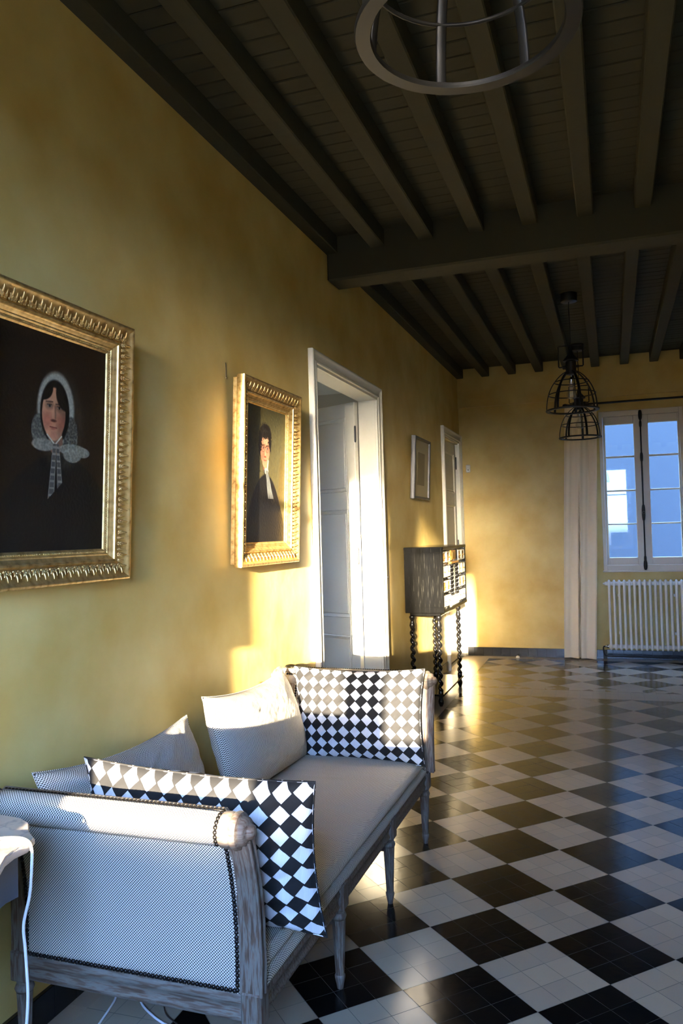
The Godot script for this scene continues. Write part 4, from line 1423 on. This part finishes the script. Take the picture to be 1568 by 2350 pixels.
	leg.lathe(PackedVector2Array([Vector2(0.022, y0 - 0.034), Vector2(0.026, y0 - 0.045), Vector2(0.020, y0 - 0.06), Vector2(0.014, y0 - 0.075), Vector2(0.020, y0 - 0.095), Vector2(0.025, y0 - 0.115), Vector2(0.018, y0 - 0.14), Vector2(0.014, y0 - 0.15)]), 18)
	leg.add(twisted(0.13, y0 - 0.145, 0.0205, 8.0, 110), Transform3D())
	leg.lathe(PackedVector2Array([Vector2(0.014, 0.14), Vector2(0.022, 0.128), Vector2(0.022, 0.09), Vector2(0.015, 0.07), Vector2(0.024, 0.045), Vector2(0.022, 0.025), Vector2(0.012, 0.0), Vector2(0.0, 0.0)]), 18)
	var lm := leg.mesh()
	for z in [0.475, -0.405]:
		for x in [0.282, 0.05]:
			part("twisted_leg", lm, M.ebony_plain, c, Vector3(x, 0, z))
	part("lower_shelf", Geo.new().slab(Vector3(0.03, 0.088, 0.50), Vector3(0.315, 0.106, -0.43), 0.004), M.ebony, c)


func build_console() -> void:
	var t := thing("console_table", "corner of a pale marble-topped console with a blue-grey base, cut by the left edge", "table", Vector3(0.0, 0.0, -1.195))
	# serpentine top seen from above (x out from the wall, z towards the camera), centred on the thing
	var out := PackedVector2Array([Vector2(0.015, -0.395)])
	var pts := [Vector2(0.22, -0.395), Vector2(0.30, -0.388), Vector2(0.345, -0.365), Vector2(0.385, -0.32), Vector2(0.425, -0.29), Vector2(0.432, -0.275), Vector2(0.428, -0.235), Vector2(0.44, -0.185), Vector2(0.475, -0.125), Vector2(0.492, -0.06), Vector2(0.497, 0.0), Vector2(0.492, 0.06), Vector2(0.475, 0.125), Vector2(0.44, 0.185), Vector2(0.428, 0.235), Vector2(0.432, 0.275), Vector2(0.385, 0.32), Vector2(0.345, 0.365), Vector2(0.30, 0.388), Vector2(0.22, 0.395)]
	for p in pts:
		out.append(p)
	out.append(Vector2(0.015, 0.395))
	var flat := Transform3D(Basis(Vector3(1, 0, 0), Vector3(0, 0, 1), Vector3(0, 1, 0)), Vector3.ZERO)
	var g := Geo.new()
	var layers := [[0.772, 0.778, -0.012], [0.778, 0.786, -0.004], [0.786, 0.796, 0.0], [0.796, 0.800, -0.003]]
	for l in layers:
		var poly: PackedVector2Array = out
		if l[2] < 0.0:
			var o := Geometry2D.offset_polygon(out, l[2], Geometry2D.JOIN_MITER)
			if o.size():
				poly = o[0]
		g.extrude(poly, l[0], l[1], flat)
	part("marble_top", g, M.marble, t)
	var ap: PackedVector2Array = Geometry2D.offset_polygon(out, -0.035, Geometry2D.JOIN_MITER)[0]
	part("apron", Geo.new().extrude(ap, 0.672, 0.772, flat), M.console_paint, t)
	var lg := Geo.new().lathe(PackedVector2Array([Vector2(0.0, 0.0), Vector2(0.012, 0.0), Vector2(0.020, 0.03), Vector2(0.014, 0.08), Vector2(0.022, 0.5), Vector2(0.028, 0.62), Vector2(0.03, 0.674)]), 16).mesh()
	for q in [Vector3(0.33, 0, 0.27), Vector3(0.08, 0, 0.31), Vector3(0.08, 0, -0.31)]:
		part("leg", lg, M.console_paint, t, q)
	part("leg", lg, M.console_paint, t, Vector3(0.27, 0, -0.28))
	# white flex over the marble edge and down to the floor
	var curve := Curve3D.new()
	for p in [Vector3(0.20, 0.8035, -1.335), Vector3(0.315, 0.8035, -1.425), Vector3(0.385, 0.804, -1.462), Vector3(0.425, 0.801, -1.462), Vector3(0.444, 0.785, -1.453), Vector3(0.441, 0.745, -1.455), Vector3(0.430, 0.68, -1.460), Vector3(0.408, 0.61, -1.465), Vector3(0.412, 0.55, -1.465), Vector3(0.417, 0.45, -1.465), Vector3(0.410, 0.36, -1.465), Vector3(0.407, 0.25, -1.465), Vector3(0.405, 0.10, -1.47), Vector3(0.395, 0.02, -1.49), Vector3(0.36, 0.004, -1.56), Vector3(0.28, 0.004, -1.75)]:
		curve.add_point(p)
	tag(part("power_cord", Geo.new().tube(smooth(curve), 0.0036, 8), M.white_cord), "white power cord over the marble edge of the console, hanging down to the floor", "cord")
	curve = Curve3D.new()
	for p in [Vector3(0.19, 0.004, -1.96), Vector3(0.17, 0.004, -2.05), Vector3(0.145, 0.004, -2.16), Vector3(0.137, 0.02, -2.20), Vector3(0.150, 0.008, -2.24), Vector3(0.18, 0.004, -2.27)]:
		curve.add_point(p)
	tag(part("power_cord", Geo.new().tube(smooth(curve), 0.0036, 8), M.white_cord), "white cord lying on the tiles under the settee, nearest the skirting", "cord")
	curve = Curve3D.new()
	for p in [Vector3(0.21, 0.004, -2.30), Vector3(0.208, 0.004, -2.22), Vector3(0.235, 0.004, -2.18), Vector3(0.285, 0.004, -2.145), Vector3(0.345, 0.004, -2.115), Vector3(0.42, 0.004, -2.09)]:
		curve.add_point(p)
	tag(part("power_cord", Geo.new().tube(smooth(curve), 0.0036, 8), M.white_cord), "white cord curving over the pale tiles under the settee, towards the black tile", "cord")
	curve = Curve3D.new()
	for p in [Vector3(0.23, 0.003, -2.28), Vector3(0.275, 0.003, -2.235), Vector3(0.31, 0.003, -2.19), Vector3(0.345, 0.003, -2.15), Vector3(0.40, 0.003, -2.12)]:
		curve.add_point(p)
	tag(part("power_cord", Geo.new().tube(smooth(curve), 0.0022, 8), M.brown_cord), "thin brown cord beside the white ones under the settee", "cord")


func smooth(c: Curve3D) -> Array:
	for k in c.point_count:
		var a := c.get_point_position(maxi(k - 1, 0))
		var b := c.get_point_position(mini(k + 1, c.point_count - 1))
		var d := (b - a) / 6.0
		c.set_point_in(k, -d)
		c.set_point_out(k, d)
	var out := []
	c.bake_interval = 0.012
	for p in c.get_baked_points():
		out.append(p)
	return out


# ---------------------------------------------------------------- pendant lamps
func build_lamps() -> void:
	var l := thing("pendant_lamp", "dark iron cage pendant lamp hanging nearer, above the other one", "lamp", Vector3(1.425, 2.44, -6.70), "cage pendant lamps")
	var r := 0.213
	part("rim", Geo.new().lathe(PackedVector2Array([Vector2(r - 0.032, 0.004), Vector2(r - 0.030, 0.0), Vector2(r - 0.002, 0.0), Vector2(r, 0.003), Vector2(r, 0.010), Vector2(r - 0.004, 0.013), Vector2(r - 0.028, 0.013), Vector2(r - 0.032, 0.010), Vector2(r - 0.032, 0.004)]), 64), M.dark_iron, l)
	var line := [Vector2(0.205, 0.008), Vector2(0.203, 0.05), Vector2(0.196, 0.10), Vector2(0.183, 0.15), Vector2(0.162, 0.20), Vector2(0.133, 0.245), Vector2(0.098, 0.285), Vector2(0.065, 0.312), Vector2(0.040, 0.326)]
	var shape := func(k: float) -> Vector2:
		# radius and height along a rib, from the rim to the neck
		var q := clampf(k, 0.0, 0.9999) * (line.size() - 1)
		var i := floori(q)
		return (line[i] as Vector2).cubic_interpolate(line[i + 1], line[maxi(i - 1, 0)], line[mini(i + 2, line.size() - 1)], q - i)
	for i in 7:
		var an := TAU * (i + 0.35) / 7.0
		var pts := []
		for k in 17:
			var q: Vector2 = shape.call(k / 16.0)
			pts.append(Vector3(cos(an) * q.x, q.y, sin(an) * q.x))
		part("rib", Geo.new().tube(pts, 0.0115, 8, true, 0.36, Vector3(cos(an), 0.3, sin(an))), M.dark_iron, l)
	for k in [0.345, 0.61, 0.0]:
		var q: Vector2 = shape.call(k)
		if k == 0.0:
			continue
		var pts := []
		for i in 49:
			pts.append(Vector3(cos(TAU * i / 48.0) * q.x, q.y, sin(TAU * i / 48.0) * q.x))
		part("hoop", Geo.new().tube(pts, 0.0045, 8, false), M.dark_iron, l)
	part("neck", Geo.new().lathe(PackedVector2Array([Vector2(0.0, 0.300), Vector2(0.040, 0.300), Vector2(0.042, 0.306), Vector2(0.042, 0.405), Vector2(0.036, 0.41), Vector2(0.036, 0.418)]), 24), M.dark_iron, l)
	part("bell_cap", Geo.new().lathe(PackedVector2Array([Vector2(0.0, 0.408), Vector2(0.062, 0.410), Vector2(0.064, 0.416), Vector2(0.060, 0.424), Vector2(0.040, 0.445), Vector2(0.022, 0.468), Vector2(0.013, 0.50), Vector2(0.010, 0.545), Vector2(0.0, 0.548)]), 24), M.dark_iron, l)
	var fr := []
	for p in [Vector3(-0.042, 0.365, 0), Vector3(-0.092, 0.365, 0), Vector3(-0.097, 0.370, 0), Vector3(-0.097, 0.535, 0), Vector3(-0.092, 0.54, 0), Vector3(0.092, 0.54, 0), Vector3(0.097, 0.535, 0), Vector3(0.097, 0.370, 0), Vector3(0.092, 0.365, 0), Vector3(0.042, 0.365, 0)]:
		fr.append(p)
	var yoke := Geo.new().tube(fr, 0.0055, 8)
	for s in [-1.0, 1.0]:
		yoke.lathe(PackedVector2Array([Vector2(0.0, -0.014), Vector2(0.011, -0.012), Vector2(0.011, 0.012), Vector2(0.0, 0.014)]), 12, Transform3D(Basis(Vector3.BACK, PI / 2), Vector3(s * 0.052, 0.365, 0)))
	part("yoke", yoke, M.dark_iron, l)
	part("holder", Geo.new().lathe(PackedVector2Array([Vector2(0.0, 0.305), Vector2(0.006, 0.305), Vector2(0.006, 0.28), Vector2(0.019, 0.270), Vector2(0.020, 0.235), Vector2(0.016, 0.225), Vector2(0.0, 0.225)]), 18), M.chrome, l)
	part("bulb", Geo.new().lathe(PackedVector2Array([Vector2(0.013, 0.227), Vector2(0.015, 0.215), Vector2(0.026, 0.185), Vector2(0.041, 0.153), Vector2(0.043, 0.135), Vector2(0.036, 0.111), Vector2(0.020, 0.098), Vector2(0.0, 0.094)]), 24), M.bulb_glass, l)
	var fil := []
	for i in 11:
		fil.append(Vector3(0.014 * cos(i * PI * 0.5), 0.200 if i % 2 == 0 else 0.143, 0.014 * sin(i * PI * 0.5)))
	part("filament", Geo.new().tube(fil, 0.0012, 5), M.brass, l)
	part("cable", Geo.new().tube([Vector3(0, 0.54, 0), Vector3(0.002, 0.70, 0), Vector3(-0.002, 0.84, 0), Vector3(0, 0.93, 0)], 0.0042, 8), M.black_iron, l)
	part("ceiling_rose", Geo.new().lathe(PackedVector2Array([Vector2(0.0, 0.902), Vector2(0.063, 0.902), Vector2(0.067, 0.906), Vector2(0.067, 0.970), Vector2(0.0, 0.970)]), 28), M.dark_iron, l)
	var c := l.duplicate()
	c.name = numbered("pendant_lamp")
	add_child(c, true)
	c.position = Vector3(1.417, 2.44, -8.60)
	c.scale = Vector3(1.02, 1.02, 1.02)
	c.position.y = 3.41 - 1.02 * 0.97
	tag(c, "dark iron cage pendant lamp hanging farthest away, in front of the curtain")
	var n := l.duplicate()
	n.name = numbered("pendant_lamp")
	add_child(n, true)
	n.position = Vector3(1.468, 3.41 - 1.01 * 0.97, -1.485)
	n.scale = Vector3(1.01, 1.01, 1.01)
	n.rotation.y = 0.526
	tag(n, "nearest dark iron cage lamp, its big ring cut off by the picture top")


func build_far_end() -> void:
	# curtain: two soft folds hanging from the rod
	var edge := func(side: float, sh: float) -> Callable:
		return func(u: float, v: float) -> Vector3:
			var x := lerpf(1.235 + sh, 1.582 + sh, u) - 0.095 * v + 0.012 * sin(v * 3.0) * (u - 0.5)
			var fold := 0.018 * cos((u - 0.46) * TAU * 2.0) + 0.006 * cos(u * TAU * 6.0 + v * 2.0) * (1.0 - 0.6 * v)
			var slit := exp(-pow((u - 0.44 - 0.05 * v) / 0.022, 2.0)) * 0.075 * smoothstep(0.22, 0.6, v)
			return Vector3(x, lerpf(2.865, 0.006 + 0.012 * (1.0 - u), v), -9.262 + fold - slit + side * 0.0015)
	var cg := Geo.new()
	cg.grid(edge.call(1.0, 0.0), 72, 40, -1.0)
	cg.grid(edge.call(-1.0, 0.0), 72, 40, 1.0)
	var cu := thing("curtain", "long pale linen curtain gathered at the left of the far window", "curtain")
	part("cloth", cg, M.linen, cu)
	var head := Geo.new()
	for k in 5:
		var ring := []
		for i in 17:
			ring.append(Vector3(1.27 + 0.07 * k, 2.872 + 0.018 * cos(TAU * i / 16.0), -9.255 + 0.018 * sin(TAU * i / 16.0)))
		head.tube(ring, 0.002, 6, false)
	part("rings", head, M.black_iron, cu)
	var rod := thing("curtain_rod", "black iron curtain rod above the far window", "rod", Vector3(0, 2.872, -9.255))
	part("pole", Geo.new().tube([Vector3(1.26, 0, 0), Vector3(2.84, 0, 0)], 0.012, 12), M.black_iron, rod)
	for s in [[1.24, -1.0], [2.86, 1.0]]:
		part("finial", Geo.new().lathe(PackedVector2Array([Vector2(0.0, -0.03), Vector2(0.016, -0.022), Vector2(0.022, 0.0), Vector2(0.016, 0.022), Vector2(0.010, 0.03), Vector2(0.014, 0.04)]), 16, Transform3D(Basis(Vector3.BACK, -s[1] * -PI / 2), Vector3(s[0], 0, 0))), M.black_iron, rod)
	for x in [1.52, 2.55]:
		part("bracket", Geo.new().tube([Vector3(x, 0, 0), Vector3(x, -0.015, -0.02), Vector3(x, -0.015, -0.072)], 0.007, 8), M.black_iron, rod)
	# cast radiator
	var rd := thing("radiator", "white column radiator below the far window", "radiator", Vector3(1.645, 0.0, -9.295))
	var col := Geo.new()
	for dz in [0.022, -0.022]:
		col.tube([Vector3(0, 0.135, dz), Vector3(0, 0.86, dz)], 0.0145, 10, false)
	for y in [0.145, 0.852]:
		var s := 1.0 if y > 0.5 else -1.0
		var hp := []
		var hr := []
		for k in 9:
			var a := PI * k / 8.0
			hp.append(Vector3(0, y + s * 0.026 * sin(a), 0.024 * cos(a)))
			hr.append(0.0135)
		col.tube(hp, hr, 10)
		col.lathe(PackedVector2Array([Vector2(0.0, -0.0265), Vector2(0.020, -0.0265), Vector2(0.024, -0.016), Vector2(0.026, 0.0), Vector2(0.024, 0.016), Vector2(0.020, 0.0265), Vector2(0.0, 0.0265)]), 16, Transform3D(Basis(Vector3.BACK, PI / 2), Vector3(0, y - s * 0.004, 0)))
	var cm := col.mesh()
	for k in 16:
		part("column", cm, M.radiator_enamel, rd, Vector3(0.0535 * k, 0, 0))
	for y in [0.149, 0.848]:
		part("end_plug", Geo.new().lathe(PackedVector2Array([Vector2(0.0, 0.03), Vector2(0.009, 0.028), Vector2(0.010, 0.012), Vector2(0.020, 0.008), Vector2(0.022, -0.012), Vector2(0.0, -0.014)]), 14, Transform3D(Basis(Vector3.BACK, PI / 2), Vector3(-0.036, y, 0))), M.radiator_enamel if y > 0.5 else M.chrome, rd)
	part("pipe", Geo.new().tube([Vector3(-0.055, 0.149, 0), Vector3(-0.078, 0.145, 0), Vector3(-0.083, 0.13, 0), Vector3(-0.080, 0.08, 0), Vector3(-0.066, 0.048, 0), Vector3(-0.04, 0.040, 0), Vector3(0.9, 0.036, 0)], 0.0085, 10), M.black_iron, rd)
	for x in [0.10, 0.68]:
		part("wall_bracket", Geo.new().slab(Vector3(x - 0.012, 0.28, -0.078), Vector3(x + 0.012, 0.31, -0.03), 0.002).slab(Vector3(x - 0.012, 0.70, -0.078), Vector3(x + 0.012, 0.73, -0.03), 0.002), M.radiator_enamel, rd)
	# sensor on the far wall
	var sn := thing("motion_sensor", "small white sensor box on the yellow far wall near the corner", "sensor", Vector3(0.10, 2.175, -9.35))
	part("case", Geo.new().box(Vector3(0, 0.045, 0.012), Vector3(0.052, 0.092, 0.028), 0.007), M.sensor_plastic, sn)
	part("lens", Geo.new().lathe(PackedVector2Array([Vector2(0.0065, 0.0), Vector2(0.005, 0.003), Vector2(0.0, 0.004)]), 12, Transform3D(Basis(Vector3.RIGHT, PI / 2), Vector3(0.002, 0.028, 0.0255))), M.ebony_plain, sn)
	# door stop on the floor by the skirting
	tag(part("door_stop", Geo.new().lathe(PackedVector2Array([Vector2(0.0, 0.0), Vector2(0.020, 0.0), Vector2(0.022, 0.006), Vector2(0.020, 0.016), Vector2(0.010, 0.024), Vector2(0.0, 0.026)]), 18), M.sensor_plastic, null, Vector3(0.62, 0.0, -9.26)), "tiny white door stop on the floor by the far skirting", "door stop")
